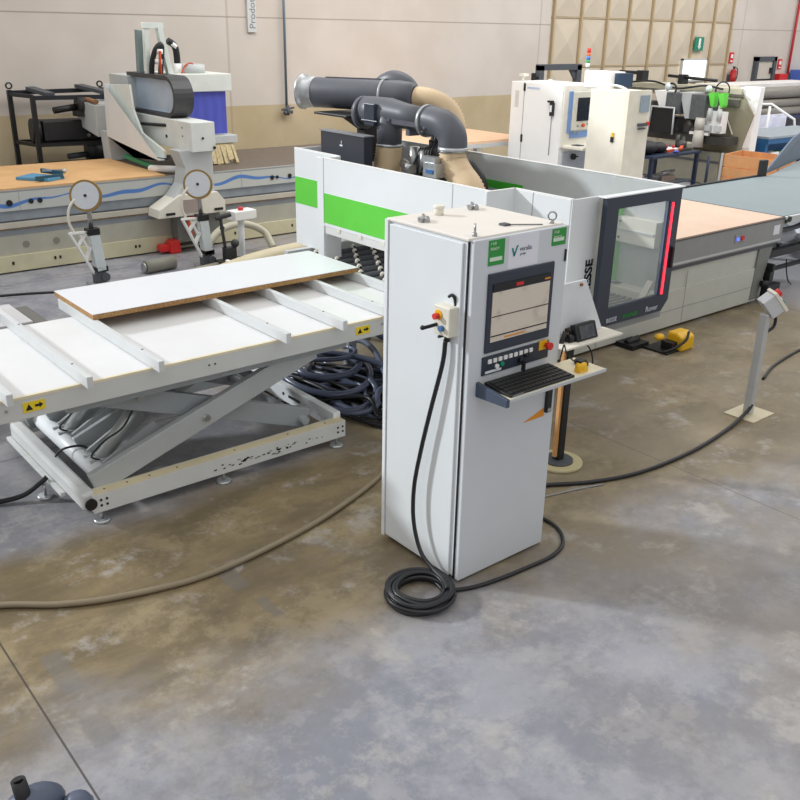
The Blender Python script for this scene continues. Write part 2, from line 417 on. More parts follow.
# wall fittings
t = thing('compressed_air_drop', (8.9, 13.9, 1.24), 'thin grey air pipe with valve running down the back wall', 'pipe')
part('pipe', C((8.9, 13.93, 1.38), (8.9, 13.93, 3.9), .022, n=10), mat('pipe_blue_grey', (96, 112, 124), .4), t)
part('valve', C((8.9, 13.9, 1.24), (8.9, 13.9, 1.4), .035, n=10).cyl((8.78, 13.9, 1.33), (9.03, 13.9, 1.36), .018, n=8).sphere((8.84, 13.88, 1.28), .04).cyl((8.9, 13.84, 1.3), (8.9, 13.94, 1.3), .03, n=8).sphere((8.98, 13.9, 1.29), .03), DGREY, t)
t = thing('vertical_wall_sign', (8.3, 13.95, 2.55), 'narrow white vertical sign with grey lettering high on back wall', 'sign')
part('sign_board', B(8.21, 8.37, 13.95, 13.99, 2.57, 3.8), mat('sign_pale_grey', (206, 208, 206), .5), t)
part('lettering', MB().text('Prodotti', .16, (8.35, 13.948, 2.62), (0, 0, 1), (-1, 0, 0)).text('Prodotti', .16, (8.35, 13.948, 3.22), (0, 0, 1), (-1, 0, 0)), INK, t)
t = thing('emergency_exit_sign', (21.06, 13.9, 2.28), 'green emergency exit sign with white arrow on the gate', 'sign')
part('sign_plate', B(20.88, 21.24, 13.90, 13.93, 2.28, 2.6), mat('exit_green', (38, 134, 104), .5), t)
part('exit_symbol', B(21.02, 21.1, 13.893, 13.9, 2.38, 2.57).prism([(20.99, 13.893, 2.39), (21.06, 13.893, 2.31), (21.13, 13.893, 2.39)], (0, .006, 0)), BRIGHT, t)
t = thing('fire_extinguisher', (22.72, 13.85, 1.44), 'red fire extinguisher hung on back wall right of the gate', 'fire extinguisher')
part('tank', C((22.72, 13.86, 1.44), (22.72, 13.86, 1.76), .085).sphere((22.72, 13.86, 1.76), .085), REDD, t)
part('valve_head', C((22.72, 13.86, 1.83), (22.72, 13.86, 1.9), .025).box(22.66, 22.8, 13.85, 13.87, 1.88, 1.9), BLACK, t)
part('hose', MB().tube(catmull([(22.72, 13.86, 1.86), (22.84, 13.83, 1.84), (22.87, 13.83, 1.65), (22.83, 13.83, 1.55)]), .012, 6), BLACK, t)
part('wall_bracket', B(22.66, 22.78, 13.93, 14, 1.5, 1.7), DGREY, t)
def redsign(x, z, label):
    t = thing('fire_sign', (x, 13.97, z), label, 'sign')
    part('sign_plate', B(x-.09, x+.09, 13.97, 13.995, z, z+.26), RED, t)
    part('symbol', B(x-.05, x+.05, 13.963, 13.97, z+.12, z+.21).box(x-.05, x+.05, 13.963, 13.97, z+.03, z+.06), BRIGHT, t)
redsign(22.72, 1.98, 'small red sign above the fire extinguisher'); redsign(25.2, 1.8, 'small red sign above the red hose cabinet')
t = thing('fire_hose_cabinet', (25.25, 13.9, 1.2), 'red fire hose cabinet on back wall beside service door', 'hose cabinet')
part('cabinet_box', B(25.0, 25.42, 13.8, 14, 1.2, 1.68), RED, t, .01); part('hose_reel', C((25.52, 13.85, 1.3), (25.52, 13.85, 1.66), .07), BLACK, t)
tag(part('red_water_pipe', C((25.62, 13.93, 1.2), (25.62, 13.93, 3.9), .035, n=10), REDD), 'vertical red water pipe beside the red hose cabinet', 'pipe')
t = thing('blue_locker', (25.9, 13.6, 0), 'blue locker against back wall at the right edge', 'locker')
part('body', B(25.78, 26.4, 13.5, 13.95, 0, 1.78), mat('locker_blue', (84, 116, 200), .5), t, .01); part('door', B(25.8, 26.38, 13.48, 13.5, .05, 1.74), mat('locker_blue_pale', (150, 172, 226), .5), t)

# ================================================================ FRONT CONTROL CABINET
cc = thing('control_cabinet', (3.1, 3.17, 0), 'tall pale grey control cabinet with monitor and keyboard shelf in the foreground', 'cabinet')
part('body', B(2.8, 3.42, 2.9, 3.47, .03, 1.815), WHITE2, cc, .004)
part('plinth', B(2.83, 3.39, 2.93, 3.44, 0, .03), BLACK, cc)
part('side_panel', B(2.788, 2.8, 2.925, 3.455, .03, 1.80), WHITE2, cc, .003)
part('top_cover', B(2.79, 3.43, 2.89, 3.48, 1.812, 1.826), mat('cabinet_top_cream', (232, 226, 218), .5, var=.02), cc, .003)
door = part('door', B(2.805, 3.45, 2.866, 2.896, .015, 1.818), mat('cabinet_door_grey', (212, 217, 222), .42, var=.015), cc, .004)
part('corner_seam', B(2.798, 2.806, 2.894, 2.902, .02, 1.81), BLACK, cc)
part('rear_frame', B(2.782, 2.80, 3.462, 3.485, .02, 1.82), WHITE, cc)
part('door_handle', B(3.375, 3.415, 2.848, 2.868, .835, .965), BLACK, door, .004)
part('key_lock', C((3.395, 2.84, .85), (3.395, 2.866, .85), .012, n=10), STEEL, door)
part('warning_pointer', MB().prism([(3.22, 2.866, .815), (3.37, 2.866, .862), (3.375, 2.866, .815)], (0, -.002, 0)), AMBER, door)
part('hanging_tag', B(3.427, 3.435, 2.858, 2.866, 1.64, 1.7), BLACK, door)
mon = part('monitor', B(2.9, 3.352, 2.855, 2.868, 1.262, 1.652), ANTH, cc, .005)
part('screen', B(2.928, 3.322, 2.852, 2.856, 1.316, 1.56), SCREEN, mon)
part('screen_toolbar', B(2.928, 3.322, 2.8505, 2.8525, 1.566, 1.6).box(2.928, 3.322, 2.8505, 2.8525, 1.342, 1.348).box(2.928, 3.322, 2.8505, 2.8525, 1.44, 1.444), BLACK, mon)
part('screen_badge', B(3.08, 3.13, 2.849, 2.851, 1.572, 1.588), RED, mon)
part('screen_icon', B(3.02, 3.16, 2.849, 2.851, 1.325, 1.332).box(3.28, 3.32, 2.849, 2.851, 1.572, 1.58), AMBER, mon)
cs = part('control_strip', B(2.89, 3.36, 2.858, 2.868, 1.15, 1.245), ANTH, cc, .003)
for k in range(9):
    part('push_button', B(2.925+k*.036, 2.947+k*.036, 2.852, 2.858, 1.208, 1.228), BRIGHT, cs, label='small white square button')
part('round_button', C((2.985, 2.848, 1.185), (2.985, 2.858, 1.185), .012, n=14), BRIGHT, cs)
part('start_button', C((3.02, 2.848, 1.19), (3.02, 2.858, 1.19), .012, n=14), mat('green_button', (20, 150, 120), .4), cs, label='round green button')
part('key_switch', C((3.15, 2.835, 1.18), (3.15, 2.858, 1.18), .014, n=12).box(3.145, 3.155, 2.82, 2.84, 1.13, 1.18).cyl((3.19, 2.84, 1.2), (3.19, 2.858, 1.2), .012), BLACK, cs)
part('name_strip', B(2.91, 3.02, 2.8565, 2.8585, 1.158, 1.17), PAPER, cs)
es = part('emergency_stop', C((3.335, 2.838, 1.222), (3.335, 2.86, 1.222), .012).cyl((3.335, 2.822, 1.222), (3.335, 2.84, 1.222), .02, n=16), RED, cs, label='red mushroom button')
part('yellow_backing', B(3.285, 3.345, 2.856, 2.8595, 1.2, 1.25), YEL, cs)
ks = part('keyboard_shelf', B(2.88, 3.59, 2.665, 2.87, 1.085, 1.096), mat('shelf_cream', (226, 216, 186), .5), cc, .002)
part('shelf_edge', B(2.88, 3.59, 2.655, 2.665, 1.08, 1.098), LGREY, ks, .002)
part('shelf_bracket', MB().prism([(2.86, 2.866, 1.05), (2.86, 2.866, 1.125), (2.86, 2.655, 1.1), (2.86, 2.655, 1.06)], (.02, 0, 0)), mat('bracket_slate', (66, 78, 96), .45), ks, .002)
part('shelf_bracket', MB().prism([(3.4, 2.866, 1.05), (3.4, 2.866, 1.085), (3.4, 2.7, 1.085), (3.4, 2.7, 1.07)], (.02, 0, 0)), BLACK, ks)
# stickers and paper on the door
def sticker(x0, x1, z0, z1):
    p = part('green_sticker', B(x0, x1, 2.863, 2.866, z0, z1), GREEND, door)
    w_ = x1-x0
    part('sticker_print', B(x0+.008, x0+w_*.85, 2.8615, 2.8635, z0+.02, z0+.038)
         .text('I 4.0', .02, (x0+.01, 2.862, z1-.022), (1, 0, 0), (0, 0, 1)).text('READY', .018, (x0+.01, 2.862, z1-.046), (1, 0, 0), (0, 0, 1)), mat('sticker_ink', (214, 232, 210), .6), p)
sticker(2.895, 2.998, 1.69, 1.808); sticker(3.325, 3.425, 1.728, 1.81)
p = part('paper_notice', B(3.025, 3.23, 2.864, 2.8665, 1.655, 1.812), PAPER, door)
part('logo', MB().prism([(3.045, 2.863, 1.755), (3.055, 2.863, 1.755), (3.068, 2.863, 1.72), (3.06, 2.863, 1.715)], (0, -.001, 0)).prism([(3.058, 2.863, 1.715), (3.068, 2.863, 1.715), (3.09, 2.863, 1.765), (3.08, 2.863, 1.765)], (0, -.001, 0)), TEAL, p)
part('logo_lettering', MB().text('veralia', .032, (3.1, 2.8635, 1.735), (1, 0, 0), (0, 0, 1)).text('group', .016, (3.105, 2.8635, 1.716), (1, 0, 0), (0, 0, 1)), INK, p)
for (x, y) in ((2.85, 2.915), (3.37, 2.915)):
    part('eye_bolt', C((x, y, 1.824), (x, y, 1.842), .012, n=12).torus((x, y, 1.862), .020, .005, (1, -.9, 0) if x < 3 else (.6, .8, 0), 20, 6), STEEL, cc)
part('vent_cap', C((3.05, 3.385, 1.824), (3.05, 3.385, 1.872), .024, n=16).cyl((3.05, 3.385, 1.86), (3.05, 3.385, 1.875), .028, n=16), CREAMW, cc)
for (x, y) in ((2.875, 3.3), (3.3, 3.4)):
    part('cable_clip', C((x-.035, y-.01, 1.838), (x+.035, y+.01, 1.838), .011, n=8).box(x-.015, x+.015, y-.03, y+.03, 1.826, 1.845).cyl((x, y-.03, 1.84), (x+.03, y+.04, 1.85), .007, n=6), STEEL, cc)
part('lid_latch', MB().bar((3.14, 3.0, 1.832), (3.3, 2.91, 1.83), .006, .004).box(3.12, 3.16, 2.99, 3.03, 1.826, 1.836), DGREY, cc)
jb = part('junction_box', B(2.71, 2.788, 2.945, 3.055, 1.335, 1.48), mat('junction_box_cream', (226, 222, 206), .45), cc, .006)
part('stop_plate', C((2.704, 3.02, 1.435), (2.711, 3.02, 1.435), .024, n=18), YEL, jb)
part('stop_button', C((2.68, 3.02, 1.43), (2.706, 3.02, 1.43), .015, n=14), RED, jb)
part('rotary_knob', C((2.69, 2.99, 1.375), (2.711, 2.99, 1.375), .014, n=12), mat('knob_blue', (70, 110, 160), .4), jb)
part('key', MB().bar((2.65, 3.06, 1.37), (2.71, 3.03, 1.385), .008, .016).sphere((2.65, 3.065, 1.37), .012), BLACK, jb)
part('cable_gland', C((2.75, 3.0, 1.30), (2.75, 3.0, 1.335), .014, n=12).cyl((2.72, 3.03, 1.32), (2.75, 3.02, 1.325), .008, n=8), BLACK, jb)
part('top_hook', MB().tube(catmull([(2.77, 2.97, 1.48), (2.76, 2.97, 1.52), (2.755, 2.985, 1.53), (2.75, 3.0, 1.52)]), .008, 8), BLACK, jb)

jb.location += V((.022, -.012, .018))
# keyboard
kb = thing('keyboard', (3.12, 2.77, 1.1), 'black keyboard lying on the shelf of the front control cabinet', 'keyboard')
part('keyboard_base', MB().prism([(2.9, 2.672, 1.097), (2.9, 2.85, 1.097), (2.9, 2.85, 1.122), (2.9, 2.672, 1.108)], (.46, 0, 0)), BLACK, kb, .003)
k_ = MB()
for r in range(5):
    for c_ in range(17):
        x = 2.915+c_*.0256; y = 2.685+r*.03; z = 1.109+r*.0024
        k_.box(x, x+.021, y, y+.024, z, z+.007)
ko = part('keys', k_, mat('keycap_charcoal', (44, 44, 44), .5), kb); ko['kind'] = 'stuff'
part('wrist_edge_marks', B(2.915, 2.99, 2.6715, 2.674, 1.1, 1.106), INK, kb)
t = thing('pendant_remote', (3.47, 2.71, 1.096), 'small yellow handheld remote on the right end of keyboard shelf', 'remote control')
part('housing', MB().sphere((3.45, 2.71, 1.124), .028, 14, 1.35, .9, 1).box(3.42, 3.485, 2.69, 2.73, 1.096, 1.12), YEL, t, .004); part('keypad', B(3.43, 3.475, 2.7, 2.722, 1.146, 1.156), BLACK, t)
t = thing('computer_mouse', (3.53, 2.76, 1.096), 'black mouse behind the yellow remote on keyboard shelf', 'mouse')
part('mouse_shell', MB().sphere((3.53, 2.775, 1.108), .03, 14, 1, 1.5, .75), BLACK, t); part('mouse_cable', MB().tube(catmull([(3.51, 2.81, 1.11), (3.48, 2.835, 1.15), (3.46, 2.84, 1.2), (3.45, 2.845, 1.15), (3.455, 2.86, 1.1)]), .004, 6), BLACK, t)

# cables of the cabinet
cb = thing('power_cable', (2.6, 2.95, 0), 'black cable hanging from junction box into a coil on the floor', 'cable')
part('hanging_run', MB().tube(catmull([(2.765, 2.99, 1.325), (2.76, 3.0, 1.2), (2.75, 3.06, .95), (2.745, 3.12, .7), (2.74, 3.16, .47), (2.735, 3.15, .27), (2.73, 3.08, .12), (2.72, 2.97, .075), (2.70, 2.87, .072), (2.66, 2.79, .07)]), .0115, 10), RUBBER, cb)
for k in range(12):
    r = .128+.014*(k % 4)+.003*math.sin(k*2.1); z = .013+.020*(k//4)
    cx, cy = 2.575+.006*math.sin(k*1.7), 2.895+.007*math.cos(k*2.3); ph = k*.8
    P = [(cx+(r+.005*math.sin(3*a+ph))*math.cos(a), cy+(r+.005*math.sin(2*a+ph))*math.sin(a), z+.003*math.sin(2*a+ph*2)+.003) for a in [2*PI*i/40 for i in range(40)]]
    part('coil_turn', MB().tube(P, .0118, 8, closed=True), RUBBER, cb)
tag(part('black_floor_cable', MB().tube(catmull([(2.72, 2.83, .012), (2.84, 2.78, .012), (3.0, 2.75, .012), (3.2, 2.735, .012), (3.38, 2.73, .012), (3.52, 2.77, .012), (3.62, 2.87, .012), (3.66, 2.99, .012), (3.64, 3.12, .012), (3.55, 3.2, .012)]), .011, 8), RUBBER),
    'black cable looping on the floor behind the foreground cabinet foot', 'cable')
tag(part('pedestal_cable', MB().tube(catmull([(3.45, 3.6, .014), (3.7, 3.42, .014), (3.96, 3.33, .014), (4.25, 3.17, .014), (4.62, 3.06, .014), (5.15, 3.035, .014), (5.68, 3.09, .014), (6.02, 3.15, .03), (6.1, 3.155, .06), (6.12, 3.155, .09)]), .0135, 10), RUBBER),
    'thick black cable crossing the floor to the emergency stop pedestal', 'cable')
tag(part('thin_grey_wire', MB().tube(catmull([(3.75, 3.25, .007), (3.9, 3.22, .007), (4.1, 3.17, .007), (4.3, 3.11, .007)]), .005, 6), MGREY), 'thin grey wire beside the thick black floor cable', 'wire')
tag(part('air_hose', MB().tube(catmull([(.1, 4.6, .018), (.45, 4.3, .018), (.86, 4.106, .018), (1.1, 3.93, .018), (1.36, 3.81, .018), (1.76, 3.72, .018), (2.2, 3.75, .018), (2.68, 3.85, .018), (3.25, 4.07, .018), (3.7, 4.4, .018)]), .0165, 10), TANH),
    'long grey tan air hose curving across the floor in front of the lift', 'hose')
t = thing('floor_socket', (3.63, 3.28, 0), 'dark grey plug resting on the floor behind the foreground cabinet', 'plug')
part('plug_body', C((3.6, 3.22, .04), (3.68, 3.29, .04), .04, n=16), DGREY, t, .004); part('plug_ring', C((3.66, 3.275, .04), (3.675, 3.288, .04), .044, n=16), BLACK, t)

# operator stand behind the cabinet
t = thing('operator_stand', (4.31, 3.5, 0), 'white document stand on a black pole with round base beside cabinet', 'stand')
part('base_disc', C((4.31, 3.5, 0), (4.31, 3.5, .022), .165, n=36), mat('base_disc_cream', (188, 178, 140), .5), t)
part('base_cap', C((4.31, 3.5, .022), (4.31, 3.5, .035), .1, n=28), DGREY, t)
part('pole', B(4.285, 4.34, 3.475, 3.53, .03, .95), BLACK, t, .004)
part('pole_reflection_strip', B(4.262, 4.285, 3.49, 3.515, .06, .93), mat('pole_reflection_orange', (214, 160, 104), .5), t)  # warm light reflected on the pole edge, put in as an orange strip
part('back_plate', MB().prism([(4.16, 3.52, .88), (4.66, 3.52, .88), (4.485, 3.55, 1.235), (4.16, 3.55, 1.235)], (0, .014, 0)), mat('plate_white', (222, 226, 230), .45), t, .003)
part('ledge', B(4.14, 4.7, 3.38, 3.55, .866, .88), CREAMW, t, .002)
part('plate_screw', C((4.43, 3.535, 1.21), (4.43, 3.549, 1.21), .01, n=10), CORR, t)
part('joint_knob', C((4.25, 3.47, .9), (4.31, 3.47, .9), .03, n=12).cyl((4.2, 3.48, .86), (4.24, 3.48, .95), .016, n=8), BLACK, t)
part('loose_wire', MB().tube(catmull([(4.36, 3.45, .87), (4.42, 3.42, .82), (4.44, 3.4, .72), (4.4, 3.42, .65), (4.33, 3.45, .62)]), .005, 6), BLACK, t)
t = thing('tablet_terminal', (4.44, 3.46, .88), 'small dark handheld terminal standing on the white stand ledge', 'terminal')
part('casing', MB().prism([(4.30, 3.42, .882), (4.30, 3.47, .882), (4.30, 3.50, .975), (4.30, 3.46, .985)], (.2, 0, 0)), BLACK, t, .006)
part('display', MB().prism([(4.33, 3.421, .895), (4.33, 3.423, .895), (4.33, 3.454, .972), (4.33, 3.452, .973)], (.14, 0, 0)), mat('terminal_glass', (70, 74, 80), .2, var=.4, scale=20), t)

# ================================================================ SCISSOR LIFT TABLE
lt = thing('scissor_lift_table', (2.4, 5.25, 0), 'white scissor lift table with raised support bars at the left', 'lift table')
DECKE = mat('deck_edge_grey', (206, 208, 206), .45, var=.02)
deck = part('deck', B(.55, 4.1, 4.58, 5.8, .752, .874), DECKE, lt, .006)
part('deck_sheet', B(.56, 4.09, 4.6, 5.79, .874, .88), mat('deck_sheet_white', (226, 227, 228), .45, var=.03, scale=3), deck, .002)
part('deck_nosing', B(.55, 4.1, 4.578, 4.6, .866, .8805), mat('deck_nosing_cream', (226, 216, 188), .5), deck)
part('deck_bolt', C((1.16, 4.572, .82), (1.16, 4.582, .82), .008, n=10), STEEL, deck)
for x in (2.33, 2.37): part('deck_screw', C((x, 4.574, .82), (x, 4.581, .82), .005, n=8), BLACK, deck)
part('deck_bolt', C((3.64, 4.572, .83), (3.64, 4.582, .83), .008, n=10), STEEL, deck)
for x in (.74, 1.155, 1.57, 1.98, 2.82, 3.25, 3.66, 4.04):
    y1 = 6.02
    sb = part('support_bar', MB().hexa([(x-.012, 4.47, .884), (x+.022, 4.47, .884), (x+.022, y1, .881), (x-.012, y1, .881), (x-.012, 4.47, .951), (x+.022, 4.47, .951), (x+.022, y1, .951), (x-.012, y1, .951)]), mat('bar_white', (208, 211, 212), .45, var=.02), lt, .003)
    part('bar_screw', C((x+.005, 4.72, .95), (x+.005, 4.72, .953), .007, n=8).cyl((x+.005, 5.6, .95), (x+.005, 5.6, .953), .007, n=8), DGREY, sb)
for x, sgn in ((1.245, 1), (3.42, 1)):
    lb = part('warning_label', B(x, x+.115, 4.576, 4.581, .79, .845), YELL, deck)
    part('warning_symbols', MB().prism([(x+.012, 4.575, .8), (x+.05, 4.575, .8), (x+.031, 4.575, .835)], (0, .001, 0)).prism([(x+.062, 4.575, .812), (x+.085, 4.575, .812), (x+.085, 4.575, .803), (x+.105, 4.575, .82), (x+.085, 4.575, .836), (x+.085, 4.575, .826), (x+.062, 4.575, .826)], (0, .001, 0)), BLKINK, lb)
FR = mat('frame_grey_white', (214, 216, 214), .5, var=.04)
def rail_mark(y):
    m_ = MB(); random.seed(3)
    for k in range(46):
        x = random.gauss(2.55, .12) if k < 30 else random.uniform(2.7, 3.2); z = .115+random.gauss(0, .010)
        m_.box(x, x+random.uniform(.004, .03), y-.0015, y+.001, z, z+random.uniform(.003, .009))
    return m_
r = part('base_rail', B(1.555, 3.345, 4.6, 4.69, .065, .185), FR, lt, .004)
part('rail_top_strip', B(1.565, 3.335, 4.6, 4.68, .185, .1865), mat('rail_top_cream', (218, 206, 172), .5), r)  # cream strip along the rail top
part('scuff_marks', rail_mark(4.6), BLKINK, r)
hl = MB()
for x in (1.60, 1.635, 3.28, 3.32):
    for z in (.11, .145): hl.cyl((x, 4.597, z), (x, 4.605, z), .008, n=10)
for x in (1.64, 1.78, 1.92, 2.1, 2.5, 2.9, 3.2): hl.cyl((x, 4.64, .186), (x, 4.64, .1885), .006, n=8)
part('bolt_holes', hl, BLACK, r)
part('base_rail', B(1.53, 3.39, 5.92, 6.0, .075, .185), FR, lt, .004)
cm = part('cross_member', B(1.50, 1.585, 4.63, 5.9, .085, .195), FR, lt, .02)
part('end_plate', B(1.47, 1.5, 4.9, 5.9, .075, .10), FR, cm, .003)
part('end_socket', C((1.54, 4.59, .135), (1.54, 4.604, .135), .035, n=16), BLACK, cm)
part('hose_fitting', MB().tube(catmull([(1.56, 5.2, .2), (1.6, 5.17, .25), (1.68, 5.12, .27), (1.74, 5.08, .25)]), .007, 6), BLACK, cm)
cm2 = part('cross_member', MB().prism([(3.30, 4.68, .10), (3.36, 4.68, .10), (3.36, 5.92, .10), (3.30, 5.92, .10)], (0, 0, .12)), WHITE, lt, .004)
part('slot', B(3.296, 3.301, 5.1, 5.25, .15, .17).cyl((3.296, 5.32, .16), (3.301, 5.32, .16), .012, n=10), BLACK, cm2)
for (x, y) in ((1.6, 4.62), (2.4, 4.62), (3.28, 4.62), (1.6, 5.97), (2.4, 5.97), (3.28, 5.97), (3.33, 5.2), (1.44, 5.1)):
    lf = part('levelling_foot', C((x, y, 0), (x, y, .016), .05, .044, n=20), GALV, lt)
    part('foot_stem', C((x, y, .016), (x, y, .085), .01, n=8), STEEL, lf)
part('torque_tube', C((1.69, 4.72, .2), (1.69, 5.88, .2), .055, n=20), WHITE, lt)
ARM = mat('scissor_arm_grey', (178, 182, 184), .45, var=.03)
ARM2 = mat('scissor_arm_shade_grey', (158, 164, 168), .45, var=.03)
for y in (4.71, 5.86):
    a = part('scissor_arm', MB().bar((1.60, y, .20), (3.16, y, .72), .05, .14, (0, 0, 1)), ARM, lt, .006)
    part('pivot_bolt', C((2.34, y-.045, .44), (2.34, y+.045, .44), .022, n=14).cyl((2.34, y-.05, .44), (2.34, y-.045, .44), .012, n=6), STEEL, a)
for y in (4.80, 5.77):
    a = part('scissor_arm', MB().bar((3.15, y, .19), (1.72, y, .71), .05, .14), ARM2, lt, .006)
    part('top_pin', C((1.95, y-.1, .655), (1.95, y-.03, .655), .02, n=14), STEEL, a)
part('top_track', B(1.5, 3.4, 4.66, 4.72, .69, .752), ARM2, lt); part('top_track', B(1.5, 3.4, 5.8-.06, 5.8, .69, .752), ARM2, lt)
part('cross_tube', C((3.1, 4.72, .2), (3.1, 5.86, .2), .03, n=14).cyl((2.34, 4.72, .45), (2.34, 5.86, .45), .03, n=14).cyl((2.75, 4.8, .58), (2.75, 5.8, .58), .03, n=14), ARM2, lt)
for y in (5.18, 5.66): part('inner_arm', MB().bar((1.70, y, .23), (2.9, y, .70), .035, .15), ARM, lt, .004)
for y in (4.83, 5.06, 5.33, 5.56): part('gusset_plate', MB().prism([(1.69, y, .24), (1.80, y, .15), (2.12, y, .36), (2.06, y, .44)], (0, .02, 0)), ARM, lt, .002)
part('lever_pad', B(1.73, 1.83, 5.1, 5.27, .21, .235), WHITE, lt, .004)
for y0, y1 in ((5.45, 5.4), (4.93, 4.9)):
    p0 = V((1.73, y0, .22)); p1 = V((2.0, y1, .56)); dd = (p1-p0)
    cy = part('hydraulic_cylinder', C(p0, p1, .042, n=20).cyl(p0-dd*.04, p0, .048, n=20).cyl(p1-dd*.03, p1+dd*.02, .048, n=20), mat('cylinder_grey_chrome', (188, 192, 190), .28, metal=.45), lt)
    part('piston_rod', C(p1, p1+dd*.42, .018, n=12), STEEL, cy)
    part('clevis', B(1.66, 1.78, y0-.06, y0-.04, .15, .26), ARM, cy); part('clevis', B(1.66, 1.78, y0+.04, y0+.06, .15, .26), ARM, cy)
    part('cylinder_hose', MB().tube(catmull([p0+V((0,-.05,.03)), p0+V((-.06,-.06,.08)), p0+V((.02,-.09,.17)), p0+V((.15,-.07,.22)), p1+V((-.03,-.05,.02))]), .006, 6), BLACK, cy)
tag(part('hydraulic_hose', MB().tube(catmull([(.3, 5.9, .016), (.8, 5.45, .016), (1.1, 5.22, .016), (1.3, 5.14, .03), (1.42, 5.12, .09), (1.47, 5.12, .12)]), .0155, 10), RUBBER), 'thick black hose entering the scissor lift base at the left', 'hose')
# the board on the bars
t = thing('laminated_board', (3.0, 5.75, .953), 'white laminated chipboard panel lying across the lift table bars', 'board')
part('chipboard_core', B(1.975, 4.065, 5.415, 6.09, .952, .985), CHIP, t)
part('white_face', B(1.974, 4.066, 5.414, 6.091, .985, .988), BOARDT, t)

# box behind the lift
t = thing('grey_storage_box', (1.6, 6.95, 0), 'dark grey box behind the lift table with a translucent sheet on top', 'box')
part('box_body', B(1.0, 2.12, 6.68, 7.25, 0, .58), mat('box_brown_grey', (100, 98, 94), .6), t, .01)
part('translucent_cover', B(.99, 2.0, 6.74, 7.3, .58, .6), FILM, t)

# ================================================================ HOSE HEAP UNDER THE TABLE
random.seed(11)
HL = [
 ('dark corrugated hose looped in the largest ring of the heap beside lift', .028, [(4.25,6.1,.06),(4.3,5.75,.1),(4.2,5.45,.12),(4.0,5.2,.12),(3.75,5.15,.1),(3.55,5.3,.12),(3.5,5.6,.15),(3.68,5.85,.16),(3.95,5.88,.16),(4.15,5.7,.16),(4.1,5.45,.18),(3.9,5.32,.18),(3.68,5.38,.18),(3.6,5.55,.2),(3.75,5.72,.2),(3.98,5.7,.2)]),
 ('dark hose snaking from under the lift cross member to the heap', .026, [(3.5,6.2,.04),(3.42,5.9,.05),(3.45,5.6,.06),(3.5,5.3,.07),(3.55,5.05,.06),(3.7,4.95,.05),(3.9,5.0,.06),(4.0,5.1,.1),(4.02,5.2,.14)]),
 ('dark hose arching on top of heap near the grey post', .026, [(3.9,6.3,.05),(3.85,6.0,.2),(3.95,5.7,.24),(4.15,5.4,.22),(4.25,5.15,.15),(4.2,4.9,.06),(4.3,4.6,.04)]),
 ('black hose curled low behind the lift rail', .024, [(3.3,5.9,.04),(3.45,5.75,.05),(3.5,5.5,.05),(3.42,5.35,.06),(3.3,5.4,.05),(3.38,5.55,.05),(3.6,5.6,.06),(3.8,5.75,.08),(4.0,6.0,.06)]),
 ('dark hose ring hanging high by the cabinet edge', .022, [(4.7,5.7,.3),(4.62,5.85,.36),(4.45,5.85,.38),(4.38,5.68,.36),(4.45,5.5,.3),(4.62,5.45,.26),(4.75,5.55,.26),(4.7,5.72,.3),(4.58,5.8,.34),(4.6,6.1,.2)]),
]
HL += [
 ('dark hose forming the small inner ring of the heap', .02, [(4.2,5.9,.06),(4.05,6.0,.14),(3.85,5.95,.2),(3.75,5.75,.22),(3.85,5.55,.24),(4.05,5.5,.24),(4.18,5.62,.24),(4.15,5.82,.22),(4.0,5.9,.2),(3.8,6.1,.1),(3.75,6.3,.04)]),
 ('dark hose in front of the heap sweeping low to the cabinet corner', .024, [(3.45,5.45,.05),(3.5,5.15,.06),(3.62,4.9,.06),(3.8,4.85,.08),(3.95,5.0,.12),(4.1,5.05,.1),(4.3,4.9,.05)]),
 ('dark hose running straight down the right side of heap', .026, [(4.35,6.2,.05),(4.4,5.9,.2),(4.35,5.6,.22),(4.2,5.25,.16),(4.05,4.95,.08),(4.05,4.6,.04)]),
]
def corr(P, r, step=.012):
    Q = catmull(P, 10); L_ = [0]
    for a, b in zip(Q[:-1], Q[1:]): L_.append(L_[-1]+(b-a).length)
    n = int(L_[-1]/step); out = []; rad = []; j = 0
    for k in range(n+1):
        s_ = L_[-1]*k/n
        while j < len(Q)-2 and L_[j+1] < s_: j += 1
        t_ = (s_-L_[j])/max(1e-6, L_[j+1]-L_[j]); out.append(Q[j].lerp(Q[j+1], min(1, t_))); rad.append(r if k % 2 else r*.91)
    return out, rad
for lab, r, P in HL:
    P2, rd = corr(P, r); tag(part('conduit_hose', MB().tube(P2, r, 10, rad=rd), HOSEDK), lab, 'hose', 'dark conduit hoses heaped beside the lift')
for k in range(30):
    x0 = 3.42+random.random()*.6; y0 = 5.9-random.random()*.6
    P = [(x0, y0, .03), (x0+.25+random.random()*.2, y0-.35, .03+random.random()*.08), (x0+.3+random.random()*.2, y0-.65, .03+random.random()*.05), (x0+.4+random.random()*.2, y0-.95, .02)]
    P2, rd = corr(P, .014, .03)
    tag(part('loose_cable', MB().tube(P2, .018, 7, rad=[.018]*len(P2)), RUBBER if k % 3 else HOSEDK), 'one of the thin black cables strewn under the conduit hose heap', 'cable', 'thin black cables under the hose heap')
for k in range(10):
    a = .5+k*.14
    P = catmull([(3.45+.07*k, 5.95, .05), (3.5+.08*k, 5.5, .06+.02*(k % 3)), (3.56+.09*k, 5.1+.06*(k % 2), .05), (3.68+.1*k, 4.7, .03), (3.95+.1*k, 4.25, .025)], 8)
    tag(part('loose_cable', MB().tube(P, .02, 8), HOSEDK if k % 2 else RUBBER), 'one of the thicker dark cables running towards the cabinet under the heap', 'cable', 'thicker dark cables below the hose heap')
